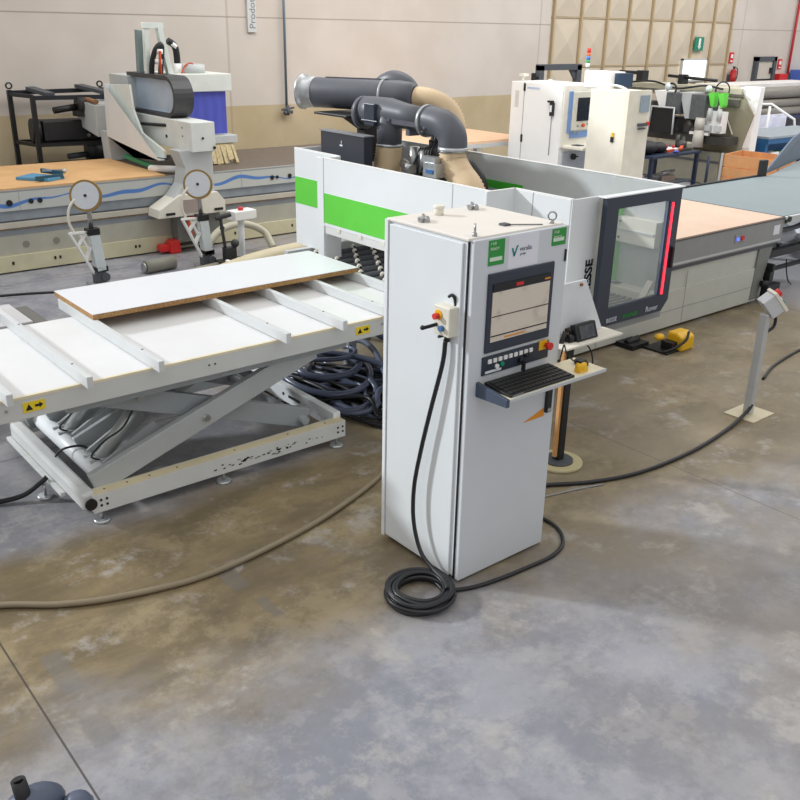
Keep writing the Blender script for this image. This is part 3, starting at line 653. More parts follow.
tag(part('tied_cable_bundle', MB().tube(catmull([(4.5, 5.5, .05), (4.42, 5.35, .16), (4.5, 5.2, .22), (4.62, 5.25, .12), (4.7, 5.1, .05)]), .05, 12), mat('net_sleeve_grey', (110, 112, 122), .5, var=.6, scale=70)), 'grey netted cable bundle by the left edge of foreground cabinet', 'cable bundle')

# ================================================================ ROLLER INFEED TABLE
rt = thing('roller_table', (4.5, 5.7, 0), 'dark infeed table with rows of small white wheels at the machine mouth', 'roller table')
f = MB()
ys = [4.98+.155*k for k in range(10)]
for y in ys: f.cyl((4.16, y, .845), (4.94, y, .845), .03, n=12)
f.box(4.13, 4.17, 4.93, 6.42, .76, .86); f.box(4.88, 4.94, 4.93, 6.42, .70, .8)
part('cross_rails', f, DGREY, rt, .003)
for (x, y) in ((4.21, 5.72), (4.21, 6.35), (4.85, 5.0), (4.85, 6.35)): part('leg', B(x-.04, x+.04, y-.04, y+.04, 0, .76), mat('post_grey', (150, 156, 162), .45), rt, .004)
wh = None
for i, y in enumerate(ys):
    for j in range(4):
        x = 4.23+j*.2+(.1 if i % 2 else 0)
        if x > 4.9: continue
        if wh is None:
            wh = part('roller_wheel', MB().sphere((x, y, .882), .027, 16, .85, .75, 1).m(1).cyl((x, y-.024, .882), (x, y+.024, .882), .010, n=10), [mat('wheel_ivory', (226, 222, 210), .4), BLACK], rt); base = (x, y)
        else:
            c_ = wh.copy(); COL.objects.link(c_); c_.parent = rt; c_.location = (x-base[0], y-base[1], 0)

# ================================================================ CNC ROUTER (big white and green machine)
T = 1.701  # enclosure, head and ducts scaled about the camera, baked into plain coordinates
TH = 0.018
cn = thing('cnc_router', (6.5, 5.5, 0), 'large white and green woodworking machine with dark framed window door', 'machine')

def wallx(x, y0, y1, z0, z1, th=TH):
    return (x, x + th, y0, y1, z0, z1)
front_hood = part('front_hood', B(*wallx(4.293, 4.278, 6.2, 1.15, T)), WHITE, cn, 0.003)
part('green_stripe', B(4.292, 4.294, 4.286, 6.192, 1.177, 1.421), GREEN, front_hood)
part('hood_seam', B(4.292, 4.294, 4.627, 4.633, 1.421, T).box(4.292, 4.294, 6.188, 6.195, 1.165, T), MGREY, front_hood)
part('brush_strip', B(4.297, 4.309, 4.301, 6.177, 1.088, 1.15), mat('strip_white', (222, 222, 220), 0.6, var=0.05), front_hood)
for k in range(6): part('strip_clip', B(4.29, 4.313, 4.495+k*.2945, 4.534+k*.2945, 1.127, 1.162), CREAMW, front_hood)
lp = part('left_panel', MB().box(4.452, 4.469, 6.205, 6.866, 0.86, T).box(4.309, 4.469, 6.192, 6.209, 0.86, T).box(4.293, 4.34, 6.196, 6.247, 0.86, T).box(4.297, 4.314, 6.2, 6.293, 0.86, T), WHITE, cn, 0.003)
part('green_square', B(4.45, 4.453, 6.51, 6.863, 1.228, 1.46), GREEN, lp)
part('back_side_panel', B(4.456, 5.642, 6.851, 6.868, 0.86, T), WHITE, cn, 0.003)
part('door_side_post', B(4.80, 4.82, 3.70, 3.76, .82, T), mat('post_pale_cream', (206, 206, 196), .45), cn)
part('return_panel', B(4.263, 4.542, 4.263, 4.28, 0.76, T), WHITE, cn, 0.003)
part('middle_panel', B(*wallx(4.526, 3.767, 4.27, 0.76, T)), WHITE, cn, 0.003)
part('panel_seam', B(4.524, 4.526, 4.092, 4.096, 0.84, T), MGREY, cn)
part('front_corner_panel', B(4.53, 4.82, 3.755, 3.772, 0.76, T), WHITE, cn, 0.003)
part('brand_lettering', MB().text('BIESSE', 0.100, (4.785, 3.754, 1.012), (0, 0, 1), (-1, 0, 0), bold=.0035), BLKINK, cn)
bp = part('back_panel', B(5.615, 5.632, 3.72, 6.866, 1.367, T), LGREY, cn, 0.003)
part('back_panel_seam', B(5.613, 5.615, 4.107, 4.263, 1.382, T), mat('seam_panel_grey', (176, 178, 172), 0.5), bp)
part('inner_green_panel', B(5.608, 5.614, 5.2, 5.75, 1.382, 1.50), mat('inner_green', (66, 176, 52), 0.5), bp)
dr = part('window_door', MB().box(4.758, 4.883, 3.658, 3.697, 0.817, T + 0.002).prism([(5.456, 3.658, 0.817), (5.51, 3.658, 0.817), (5.58, 3.658, 0.894), (5.58, 3.658, T + 0.002), (5.456, 3.658, T + 0.002)], (0.0, 0.039, 0.0)).box(4.883, 5.456, 3.658, 3.697, 0.817, 0.941).box(4.883, 5.456, 3.658, 3.697, 1.623, T + 0.002), ANTH, cn)
part('window_pane', B(4.883, 5.479, 3.675, 3.68, 0.933, 1.631), GLASS, dr)
part('red_light_strip', B(5.475, 5.495, 3.652, 3.66, 0.948, 1.607), LEDR, dr)
part('door_edge_seal', B(5.452, 5.473, 3.67, 3.681, 0.941, 1.623), mat('seal_blue_grey', (116, 128, 168), 0.4), dr)
part('door_handle', B(5.53, 5.553, 3.635, 3.66, 1.135, 1.289), BLACK, dr, 0.005)
part('latch_plate', B(5.584, 5.599, 3.674, 3.697, 1.181, 1.228), LGREY, dr)
part('white_lettering', MB().text('BIESSE', 0.043, (4.875, 3.657, 0.84), (1, 0, 0), (0, 0, 1)), WHINK, dr)
part('green_lettering', MB().text('WINNER', 0.043, (5.053, 3.657, 0.84), (1, 0, 0), (0, 0, 1)), GREEND, dr)
part('model_lettering', MB().text('Rover', 0.058, (5.317, 3.657, 0.84), (1, 0, 0), (0, 0, 1)), WHINK, dr)
part('door_top_rail', B(4.743, 5.611, 3.656, 3.725, T, T + 0.008), WHITE, cn, 0.002)
part('hood_rim', B(4.29, 4.317, 4.278, 6.2, T, T + 0.006).box(4.526, 4.546, 3.759, 4.278, T, T + 0.006).box(4.263, 4.542, 4.261, 4.281, T, T + 0.006).box(5.611, 5.636, 3.72, 6.866, T, T + 0.006).box(4.452, 4.472, 6.2, 6.866, T, T + 0.006), BRIGHT, cn)
iw = part('inner_side_wall', B(5.60, 5.615, 3.72, 4.3, .92, 1.69), LGREY, cn)
ins = part('inner_guard', B(5.53, 5.60, 3.80, 4.14, 1.245, 1.43), CREAMW, cn)
part('guard_step', B(5.52, 5.53, 3.81, 4.13, 1.33, 1.345), LGREY, ins)
part('guard_bolts', B(5.522, 5.53, 4.11, 4.125, 1.27, 1.285).box(5.522, 5.53, 4.11, 4.125, 1.39, 1.405), DGREY, ins)
part('inner_green_column', B(5.50, 5.60, 4.15, 4.28, .93, 1.49), GREEN, cn)
part('inner_cross_sheet', B(4.85, 5.60, 4.28, 4.30, .93, 1.5), LGREY, cn)
part('slat_tray', B(4.86, 5.6, 3.76, 4.28, 0.80, 0.84), mat('slat_dark_grey', (88, 86, 80), 0.6, var=0.2, scale=30), cn)
m_ = MB()
for k in range(9): m_.box(4.88, 5.52, 3.78+k*.05, 3.80+k*.05, .84, .85)
sl_ = part('tray_slats', m_, mat('slat_light', (128, 124, 114), .6, var=.2, scale=20), cn); sl_['kind'] = 'stuff'
part('inner_floor_rail', B(4.88, 5.58, 4.22, 4.28, .84, .90), CREAMW, cn); part('inner_floor_rail', B(5.52, 5.58, 3.78, 4.22, .84, .90), CREAMW, cn)
part('inner_bracket', MB().bar((5.44, 3.80, .86), (5.55, 3.80, 1.0), .05, .02), CREAMW, cn)
bed = part('bed_body', MB().box(4.95, 9.0, 4.816, 6.3, 0.03, 0.4).box(4.95, 9.0, 4.83, 6.3, 0.4, 0.6), BEDGREY, cn, 0.003)
part('body_seams', B(7.62, 7.626, 4.8135, 4.817, 0.04, 0.57).box(5.9, 9.0, 4.8135, 4.817, 0.195, 0.2).box(6.3, 6.306, 4.8135, 4.817, 0.04, 0.25), MGREY, bed)
part('bed_end_panel', MB().prism([(8.86, 4.808, 0.05), (9.0, 4.808, 0.05), (9.16, 4.808, 0.6), (8.9, 4.808, 0.6)], (0, 1.4, 0)), mat('end_panel_grey', (124, 128, 124), 0.5), cn, 0.003)
lip = part('bed_lip', MB().prism([(4.95, 4.8, 0.64), (9.29, 4.8, 0.64), (9.29, 4.8, 0.885), (4.95, 4.8, 0.885)], (0, 1.6, 0)), LIPGREY, cn, 0.003)
part('lip_groove', B(4.95, 9.25, 4.812, 6.3, 0.6, 0.64), DGREY, lip)
part('lip_rail', B(4.95, 9.26, 4.795, 4.8, 0.655, 0.675), LGREY, lip)
part('bed_edge_strip', B(5.64, 9.3, 4.795, 4.806, 0.885, 0.897), mat('strip_dark_brown', (84, 78, 72), 0.5), lip)
part('control_plate', B(8.36, 8.55, 4.793, 4.8, 0.74, 0.82), MGREY, lip)
part('blue_lamp', C((8.4, 4.782, 0.775), (8.4, 4.795, 0.775), 0.016, n=12), LEDB, lip)
part('red_switch', B(8.46, 8.51, 4.78, 4.795, 0.755, 0.8), RED, lip)
part('rating_label', B(9.1, 9.22, 4.797, 4.8, 0.73, 0.83), PAPER, lip)
part('bumper', C((9.24, 4.8, 0.6), (9.3, 4.8, 0.6), 0.022, n=12).cyl((9.0, 4.78, 0.22), (9.07, 4.75, 0.22), 0.035, n=12), BLACK, cn)
part('limit_switch', B(9.1, 9.18, 4.75, 4.83, 0.1, 0.34).box(9.12, 9.16, 4.74, 4.84, 0.34, 0.42).box(9.04, 9.3, 4.72, 4.8, 0.06, 0.2), BLACK, cn, 0.004)
part('plinth', B(5.05, 8.9, 4.95, 6.2, 0, 0.03), BLACK, cn)
part('support_arm', B(4.9, 5.5, 4.31, 4.8, .70, .88), MGREY, cn); part('support_beam', B(4.86, 5.6, 3.72, 4.8, .74, .80), MGREY, cn)
part('rear_leg', B(5.25, 5.58, 6.42, 6.82, 0, .9).box(5.25, 5.58, 6.3, 6.82, .8, .9), MGREY, cn)
part('rear_rail', B(4.2, 5.3, 6.62, 6.68, .80, .86), LGREY, cn)
hd = part('electrical_box', B(4.65, 4.74, 6.115, 6.742, 1.522, 1.851), mat('box_dark_slate', (50, 54, 64), 0.45), cn, 0.005)
part('box_lid', B(4.642, 4.75, 6.107, 6.75, 1.851, 1.861), mat('lid_grey', (140, 142, 146), 0.4), hd)
part('box_label', B(4.648, 4.65, 6.417, 6.456, 1.747, 1.762).box(4.648, 4.65, 6.429, 6.436, 1.77, 1.793), PAPER, hd)
part('carriage', B(5.038, 5.502, 5.3, 6.665, 1.1, 1.46), DGREY, cn, 0.01)
hs_ = part('spindle_unit', B(4.999, 5.192, 5.58, 5.812, 1.46, 1.731).box(4.976, 5.038, 5.518, 5.611, 1.537, 1.964).box(5.038, 5.131, 5.657, 5.75, 1.731, 1.848), BLACK, cn, 0.006)
part('motor', C((4.976, 5.851, 1.537), (4.976, 5.851, 1.786), 0.043, n=16).cyl((4.944, 5.704, 1.599), (4.944, 5.704, 1.77), 0.027, n=14).cyl((4.883, 5.766, 1.615), (4.929, 5.937, 1.646), 0.039, n=14), STEEL, hs_)
part('valve_block', B(4.805, 4.96, 5.386, 5.541, 1.599, 1.708).box(4.821, 4.883, 5.425, 5.58, 1.708, 1.754), GALV, hs_)
part('valve_label', B(4.797, 4.805, 5.417, 5.502, 1.631, 1.661), mat('label_blue', (60, 110, 170), 0.5), hs_)
m_ = MB()
for k in range(6):
    m_.tube(catmull([(4.921, (7.1 + 0.08 * k) * 0.775, 1.615), ((6.3 + 0.03 * k) * 0.775, (7.15 + 0.07 * k) * 0.775, 1.77), (4.999, (7.2 + 0.05 * k) * 0.775, (1.6 - 0.03 * k) * 0.775 + 0.6075), (5.038, (7.3 + 0.05 * k) * 0.775, 1.615)]), 0.007, 6)
part('head_cables', m_, BLACK, hs_)
ax = V((0.62, -1.33, 0)).normalized()
e0 = V((4.944, 7.424, 2.123))
du = part('main_duct', MB().tube([e0 + ax * 0.11, e0 + ax * 0.13, V((5.363, 6.526, 2.123)), V((5.41, 6.417, 2.123)), V((5.425, 6.386, 2.123))], 0.132, 32, rad=[0.128, 0.133, 0.138, 0.128, 0.101]), DUCT, cn)
part('galvanised_collar', MB().tube([e0 - ax * 0.022, e0 - ax * 0.02, e0, e0 + ax * 0.01, e0 + ax * 0.03, e0 + ax * 0.06, e0 + ax * 0.078, e0 + ax * 0.12, e0 + ax * 0.13], 0.139, 32, rad=[0.12, 0.158, 0.158, 0.142, 0.134, 0.141, 0.134, 0.139, 0.13]), GALV, du)
part('duct_clamp', MB().tube([V((5.293, 6.68, 2.123)), V((5.305, 6.657, 2.123))], 0.143, 32), mat('clamp_pale', (170, 172, 176), 0.4), du)
part('duct_rib', MB().bar(V((5.038, 7.208, 2.257)), V((5.309, 6.626, 2.261)), 0.016, 0.016).bar(V((4.906, 7.301, 2.08)), V((5.162, 6.727, 2.08)), 0.016, 0.009), DUCT, du)
br = part('duct_bracket', MB().box(4.844, 5.27, 6.626, 7.13, 1.952, 1.972).prism([(4.96, 6.898, 1.952), (4.96, 6.588, 1.952), (4.96, 6.588, 1.848)], (0.232, 0.0, 0.0)).box(4.999, 5.192, 6.549, 6.68, 1.576, 1.964), BLACK, cn, 0.004)
yp = part('duct_junction', MB().tube([(4.929, 6.463, 2.026), (4.944, 6.355, 2.026), (4.96, 6.161, 2.026), (4.976, 5.968, 2.018), (4.976, 5.704, 2.002)], 0.132, 28, rad=[0.12, 0.124, 0.124, 0.101, 0.097]), DUCT, cn)
part('inspection_cap', C((4.925, 6.495, 2.01), (4.929, 6.448, 2.01), 0.136, n=28), DUCT, yp)
part('down_pipe', MB().tube([(4.944, 6.146, 2.034), (4.944, 6.146, 1.925), (4.944, 6.146, 1.77)], 0.109, 28, rad=[0.101, 0.109, 0.105]), DUCT, yp)
part('pipe_bracket', B(4.805, 4.851, 6.185, 6.324, 1.925, 2.103).box(4.797, 4.821, 6.138, 6.355, 1.956, 1.972), ANTH, yp, 0.006)
part('junction_ribs', MB().bar((4.859, 6.006, 1.979), (4.883, 5.72, 1.972), 0.016, 0.039).bar((4.859, 6.277, 1.995), (4.867, 6.045, 1.987), 0.016, 0.023).box(4.883, 5.038, 5.812, 5.859, 1.878, 1.925), DUCT, yp)
part('hose_clamp', C((4.944, 6.146, 1.758), (4.944, 6.146, 1.782), 0.11, n=28), GALV, yp)

def flex(P, r, name, step=0.012):
    P2, rd = corr(P, r, step)
    return part(name, MB().tube(P2, r, 24, rad=rd), HOSEB, cn)

def flexr(P, r0, r1, name, step=0.0125):
    P2, rd = corr(P, 1, step)
    n = len(rd)
    rd = [(r0 + (r1 - r0) * k / n) * q for k, q in enumerate(rd)]
    return part(name, MB().tube(P2, 0.1, 24, rad=[q_ * 1.0 for q_ in rd]), HOSEB, cn)
flexr([(4.944, 6.146, 1.77), (4.944, 6.161, 1.654), (4.944, 6.169, 1.537), (4.96, 6.123, 1.382)], 0.112, 0.135, 'flexible_hose')
el = part('duct_elbow', MB().tube(catmull([(4.976, 5.704, 2.002), (4.983, 5.619, 2.002), (4.991, 5.502, 1.979), (4.999, 5.425, 1.909), (4.999, 5.41, 1.809)], 6), 0.116, 28), DUCT, cn)
part('elbow_clamp', MB().tube([(4.976, 5.712, 2.002), (4.977, 5.681, 2.002)], 0.128, 28), GALV, el)
part('elbow_bolts', MB().sphere((4.89, 5.634, 2.034), 0.017).sphere((4.883, 5.619, 1.956), 0.017).sphere((4.89, 5.657, 1.925), 0.016).sphere((4.929, 5.58, 1.878), 0.017), DUCT, el)
part('hose_clamp', C((4.999, 5.41, 1.789), (4.999, 5.41, 1.828), 0.12, n=28), GALV, el)
flexr([(4.999, 5.41, 1.793), (4.999, 5.394, 1.708), (4.999, 5.309, 1.615), (4.999, 5.192, 1.522), (5.006, 5.115, 1.382)], 0.112, 0.12, 'flexible_hose')
ba = part('rear_duct_arch', MB().tube(catmull([(5.425, 6.95, 2.06), (5.441, 6.89, 2.18), (5.464, 6.74, 2.245), (5.502, 6.60, 2.20), (5.518, 6.53, 2.09)], 6), 0.09, 24), DUCT, cn)
part('arch_flange', MB().torus((5.40, 6.75, 2.10), 0.20, 0.016, (1, 0.2, 0), 24, 6, 0, PI), BLACK, ba)
flexr([(5.425, 6.386, 2.123), (5.487, 6.262, 2.111), (5.557, 6.123, 2.049), (5.58, 6.03, 1.925), (5.518, 5.968, 1.77), (5.425, 5.937, 1.537)], 0.097, 0.101, 'flexible_hose')
part('rear_black_duct', MB().tube(catmull([(5.3, 5.36, 1.3), (5.3, 5.38, 1.5), (5.3, 5.50, 1.63), (5.3, 5.62, 1.66)], 5), 0.06, 18), BLACK, cn)
t = thing('mdf_sheet', (8.28, 5.5, .9), 'large bare MDF sheet lying on the machine bed beside window door', 'board')
part('sheet', B(5.66, 9.27, 4.815, 6.4, .886, .904), MDF, t)
# unloading conveyor
uc = thing('unloading_conveyor', (11.5, 6.0, 0), 'grey belt unloading conveyor at the far end of the white machine', 'conveyor')
part('belt', MB().prism([(9.31, 4.83, .86), (15.5, 4.83, .86), (15.5, 7.6, .86), (12.0, 6.52, .86), (9.31, 6.52, .86)], (0, 0, .045)), BELT, uc)
part('side_rail', B(9.33, 15.5, 4.79, 4.83, .82, .9), LGREY, uc, .004)
part('rear_rail', B(7.4, 11.75, 6.52, 6.56, .86, .925), BLACK, uc, .004)
part('roller_end', C((9.36, 4.77, .875), (9.36, 4.80, .875), .03, n=14).cyl((9.3, 4.77, .86), (9.3, 4.79, .86), .02, n=10), BLACK, uc)
for (x, y) in ((10.6, 5.0), (10.6, 6.45), (14.4, 5.0), (14.4, 6.45)): part('leg', B(x-.04, x+.04, y-.04, y+.04, 0, .86), BLACK, uc, .004)
part('lower_brace', B(9.2, 14.4, 4.96, 5.04, .40, .48).bar((9.2, 5.0, .25), (11.4, 5.0, .25), .04, .04).bar((9.2, 5.0, .44), (9.2, 6.3, .44), .05, .05), BLACK, uc)
part('hanging_cable', MB().tube(catmull([(9.75, 4.93, .36), (9.74, 4.9, .22), (9.82, 4.9, .1), (10.0, 4.95, .02)]), .008, 6), BLACK, uc)
part('curved_guide', MB().tube(catmull([(9.4, 4.95, .72), (9.7, 4.95, .70), (10.0, 4.95, .72), (10.6, 5.0, .78)]), .03, 8), DGREY, uc)
part('side_bracket', B(11.72, 11.86, 6.5, 6.56, .9, 1.12), BLACK, uc, .004)
part('deflector_sheet', MB().prism([(11.95, 6.62, .9), (15.2, 7.55, .9), (15.2, 7.6, 1.42), (13.6, 7.15, 1.24)], (.01, -.02, 0)), mat('deflector_slate', (92, 106, 122), .4), uc)
t = thing('plastic_film_heap', (12.1, 6.0, 0), 'crumpled white plastic film heaped under the grey conveyor', 'film')
m_ = MB(); random.seed(5)
for k in range(9):
    m_.sphere((11.3+random.random()*1.6, 5.6+random.random()*.8, .14+random.random()*.14), .26, 14, 1.3, 1, .45)
part('film_folds', m_, PLASTF, t)

# ================================================================ FLOOR ITEMS BY THE MACHINE
t = thing('foot_pedal_switch', (6.98, 4.45, 0), 'yellow foot pedal switch on the floor below the window door', 'foot pedal')
part('pedal_cover', MB().prism([(6.93, 4.33, .0), (6.93, 4.33, .13), (6.93, 4.4, .165), (6.93, 4.5, .165), (6.93, 4.5, .0)], (.2, 0, 0)), YEL, t, .02)
part('pedal_base', B(6.75, 7.12, 4.36, 4.62, 0, .02).box(6.85, 6.93, 4.38, 4.5, .02, .09), BLACK, t, .004)
part('small_pedal', MB().sphere((6.86, 4.53, .11), .045, 12, 1.3, 1, .7), YEL, t)
part('pedal_guard', MB().tube(catmull([(6.75, 4.4, .02), (6.84, 4.34, .06), (6.95, 4.31, .12), (7.03, 4.34, .18)]), .012, 8), BLACK, t)
tag(part('foot_pedal_switch', MB().box(6.6, 6.84, 4.62, 4.82, 0, .045).cyl((6.63, 4.72, .045), (6.8, 4.72, .06), .03), BLACK), 'black pedal box half hidden under the machine beside yellow pedal', 'foot pedal')
ep = thing('emergency_stop_pedestal', (6.12, 3.18, 0), 'grey pedestal with tilted white box and red stop button at right', 'pedestal')
part('base_plate', B(5.99, 6.29, 3.05, 3.3, 0, .008), mat('plate_cream', (206, 196, 168), .5), ep)
part('post', B(6.10, 6.16, 3.15, 3.21, .008, .80), mat('post_pale_grey', (186, 190, 190), .4), ep, .006)
def tb(c, s_, mbx=None):
    mbx = mbx or MB(); c0 = V((6.18, 3.18, .86)); P = []
    for q in ((-1,-1,-1),(1,-1,-1),(1,1,-1),(-1,1,-1),(-1,-1,1),(1,-1,1),(1,1,1),(-1,1,1)):
        P.append(c0+R_@V((c[0]+q[0]*s_[0]/2, c[1]+q[1]*s_[1]/2, c[2]+q[2]*s_[2]/2)))
    return mbx.hexa(P)
# box tips away from the post: its button face looks up and to the right
R_ = Matrix.Rotation(math.radians(-38), 3, 'Z') @ Matrix.Rotation(math.radians(50), 3, 'Y')
bx = part('switch_box', tb((0, 0, 0), (.15, .13, .1)), mat('switch_box_grey', (204, 206, 210), .45), ep, .006)
part('box_face', tb((0, 0, .06), (.17, .145, .025)), CREAMW, bx, .004)
def bt(c, r, h, mm, name):
    c0 = V((6.18, 3.18, .86)); a = c0+R_@V(c); part(name, C(a, a+R_@V((0, 0, h)), r, n=16), mm, bx)
bt((-.045, 0, .07), .03, .035, RED, 'stop_button'); bt((0, 0, .07), .018, .018, BRIGHT, 'white_button'); bt((.035, -.01, .07), .016, .018, mat('teal_button', (30, 140, 130), .4), 'green_button'); bt((.065, 0, .07), .014, .012, DGREY, 'key_lock')
part('box_cable', MB().tube(catmull([(6.22, 3.16, .79), (6.235, 3.15, .74), (6.22, 3.15, .69), (6.16, 3.16, .665), (6.13, 3.17, .66)]), .012, 8), BLACK, ep)
tag(part('distant_floor_cable', MB().tube(catmull([(6.9, 3.5, .01), (7.3, 3.62, .01), (7.9, 3.7, .01), (8.6, 3.72, .01)]), .012, 8), RUBBER), 'black cable on the floor right of the tilted stop box', 'cable')
t = thing('hydraulic_fitting', (.485, 2.6, 0), 'dark pipe fitting poking in at the bottom left corner', 'fitting')
part('block', MB().sphere((.47, 2.55, .1), .09, 16, 1.3, .8, .9).sphere((.6, 2.47, .08), .06), mat('fitting_slate', (84, 92, 112), .4), t)
part('nozzle', C((.45, 2.54, .1), (.44, 2.56, .235), .03, .026, n=16), BLACK, t)
part('nozzle_bore', C((.44, 2.56, .235), (.44, 2.561, .2365), .017, n=14), mat('bore_dark', (10, 8, 10), .8), t); t.location += V((.08, .115, 0))
tag(part('black_floor_wire', MB().tube(catmull([(1.6, 9.6, .01), (2.0, 9.75, .01), (2.58, 9.7, .01), (3.11, 9.5, .01), (3.5, 9.2, .01)]), .014, 8), RUBBER), 'black cable on the floor behind the lift at far left', 'cable')

# ================================================================ REAR MACHINING CENTRE WITH WAVE STRIPE (left background)
mc = thing('machining_centre', (5.5, 11.5, 0), 'long pale machining centre with blue wave stripe along the back wall at left', 'machine')
BX0, BX1, BY = .5, 9.2, 10.62
part('table_body', B(BX0, BX1, BY+.1, 12.5, .2, .90), LGREY, mc)
part('upper_fascia', B(BX0, BX1, BY, BY+.1, .70, .905), WAVE, mc)
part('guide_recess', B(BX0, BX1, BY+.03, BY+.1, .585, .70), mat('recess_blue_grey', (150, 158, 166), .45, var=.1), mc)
part('guide_slot', B(BX0, BX1, BY+.02, BY+.1, .57, .588), DGREY, mc)
part('lower_rail', B(BX0, BX1, BY-.02, BY+.1, .51, .57), mat('rail_cream_grey', (196, 190, 176), .45), mc)
part('rack_strip', B(BX0, BX1, BY, BY+.1, .49, .51), mat('rack_brown', (150, 128, 96), .5, var=.25, scale=40), mc)
part('grey_rail', B(BX0, BX1, BY+.02, BY+.1, .42, .49), mat('rail_blue_grey', (150, 156, 162), .5), mc)  # grey band between rack strip and lower cover
sk = part('lower_cover', B(BX0, BX1, BY+.0, BY+.1, .2, .42), mat('cover_warm_grey', (178, 176, 162), .5), mc)
part('skirt', B(BX0, BX1, BY-.03, BY+.1, .02, .2), mat('skirt_cream', (206, 200, 168), .5), mc)
for x in (3.2, 3.55, 7.05): part('round_vent', C((x, BY-.004, .31), (x, BY+.002, .31), .04, n=18), mat('vent_grey', (136, 134, 124), .6), sk)
for x in (3.02, 3.5, 3.56, 4.5, 4.55, 5.9, 6.25, 6.3, 6.8): part('skirt_latch', B(x-.012, x+.012, BY-.036, BY-.029, .1, .135), BLACK, mc)
part('pipe_ports', MB().cyl((3.08, BY-.01, .79), (3.08, BY, .79), .035).cyl((3.32, BY-.01, .79), (3.32, BY, .79), .028).cyl((3.42, BY-.01, .79), (3.42, BY, .79), .028).cyl((6.52, BY-.01, .79), (6.52, BY, .79), .03).cyl((6.6, BY-.01, .79), (6.6, BY, .79), .022).cyl((6.8, BY-.01, .79), (6.8, BY, .79), .03).cyl((6.92, BY-.01, .78), (6.92, BY, .78), .025), BLACK, mc)
part('fascia_seams', B(3.19, 3.195, BY-.002, BY, .7, .9).box(6.05, 6.055, BY-.002, BY, .7, .9), MGREY, mc)
part('perforated_table', B(5.0, BX1, 10.68, 12.45, .90, .925), GRID, mc)
part('table_edge', B(BX0, BX1, BY, 10.68, .905, .925), MGREY, mc)
tag(part('plywood_sheet', B(1.0, 5.0, 10.66, 12.4, .926, .945), PLY), 'tan plywood sheet on the rear machining centre table at far left', 'board')
# gantry
gx = 5.2
ga = part('gantry_beam', B(5.2, 5.52, 10.28, 12.3, 1.24, 1.585), mat('gantry_white', (226, 230, 226), .45), mc, .006)
part('beam_bolts', MB().box(5.196, 5.2, 10.5, 10.52, 1.5, 1.52).box(5.196, 5.2, 10.5, 10.52, 1.4, 1.42).cyl((5.19, 10.95, 1.37), (5.2, 10.95, 1.37), .02, n=10).cyl((5.35, 10.27, 1.4), (5.35, 10.28, 1.4), .014).sphere((5.5, 10.27, 1.28), .02), BLACK, ga)
gl = part('gantry_leg', MB().prism([(5.04, 10.34, 1.26), (5.50, 10.34, 1.26), (5.50, 10.34, .55), (4.80, 10.34, .55), (5.08, 10.34, .86), (5.12, 10.34, 1.05)], (0, .26, 0)), LGREY, mc, .006)
part('leg_cover', MB().prism([(4.70, 10.30, .48), (5.62, 10.30, .48), (5.62, 10.30, .62), (5.52, 10.30, .74), (5.0, 10.30, .74), (4.72, 10.30, .58)], (0, .3, 0)), CREAMW, gl, .006)
part('cover_plate', B(5.02, 5.28, 10.285, 10.30, .52, .68), mat('plate_taupe', (166, 152, 146), .5), gl)
part('cover_slot', B(4.80, 4.92, 10.29, 10.30, .51, .54), BLACK, gl); part('cover_slot', B(5.46, 5.58, 10.29, 10.30, .51, .54), BLACK, gl)
part('motor_pocket', B(5.0, 5.6, 10.42, 10.6, .15, .5), mat('pocket_grey', (120, 122, 118), .5), gl)
part('drive_motor', C((5.5, 10.36, .33), (5.5, 10.44, .33), .09, n=18), BLACK, gl); part('motor_foot', B(5.02, 5.3, 10.38, 10.42, .1, .13), BLACK, gl)
part('orange_hose', MB().tube(catmull([(5.22, 10.38, .48), (5.14, 10.36, .42), (5.12, 10.36, .32), (5.16, 10.38, .22)]), .03, 10), ORANGE, gl)
# cable chain loop standing on the beam (runs along the beam, rounded towards the aisle)
def uprof(zr, yc, y1, r, n=14): return [(0, y1, zr+r)]+[(0, yc-r*math.sin(PI*k/n), zr+r*math.cos(PI*k/n)) for k in range(n+1)]+[(0, y1, zr-r)]
outer = uprof(1.835, 10.98, 12.1, .25); inner = uprof(1.835, 10.98, 12.1, .205)
m_ = MB(); x0, x1 = 5.24, 5.50
n = len(outer); a = m_.pts([(x0, p[1], p[2]) for p in outer]); b_ = m_.pts([(x0, p[1], p[2]) for p in inner]); c_ = m_.pts([(x1, p[1], p[2]) for p in outer]); d_ = m_.pts([(x1, p[1], p[2]) for p in inner])
for i in range(n-1):
    m_.face([a+i, a+i+1, b_+i+1, b_+i]); m_.face([c_+i, d_+i, d_+i+1, c_+i+1]); m_.face([a+i, c_+i, c_+i+1, a+i+1]); m_.face([b_+i, b_+i+1, d_+i+1, d_+i])
m_.face([a, b_, d_, c_]); m_.face([a+n-1, c_+n-1, d_+n-1, b_+n-1])
ch = part('cable_chain', m_, mat('chain_charcoal', (62, 62, 64), .45, var=.1, scale=30), mc)
part('chain_guide', B(5.3, 5.44, 10.98, 12.05, 1.635, 1.645).prism([(5.31, p[1], p[2]) for p in uprof(1.835, 10.98, 12.05, .19)], (.008, 0, 0)), mat('guide_pale_blue', (186, 200, 216), .4), ch)
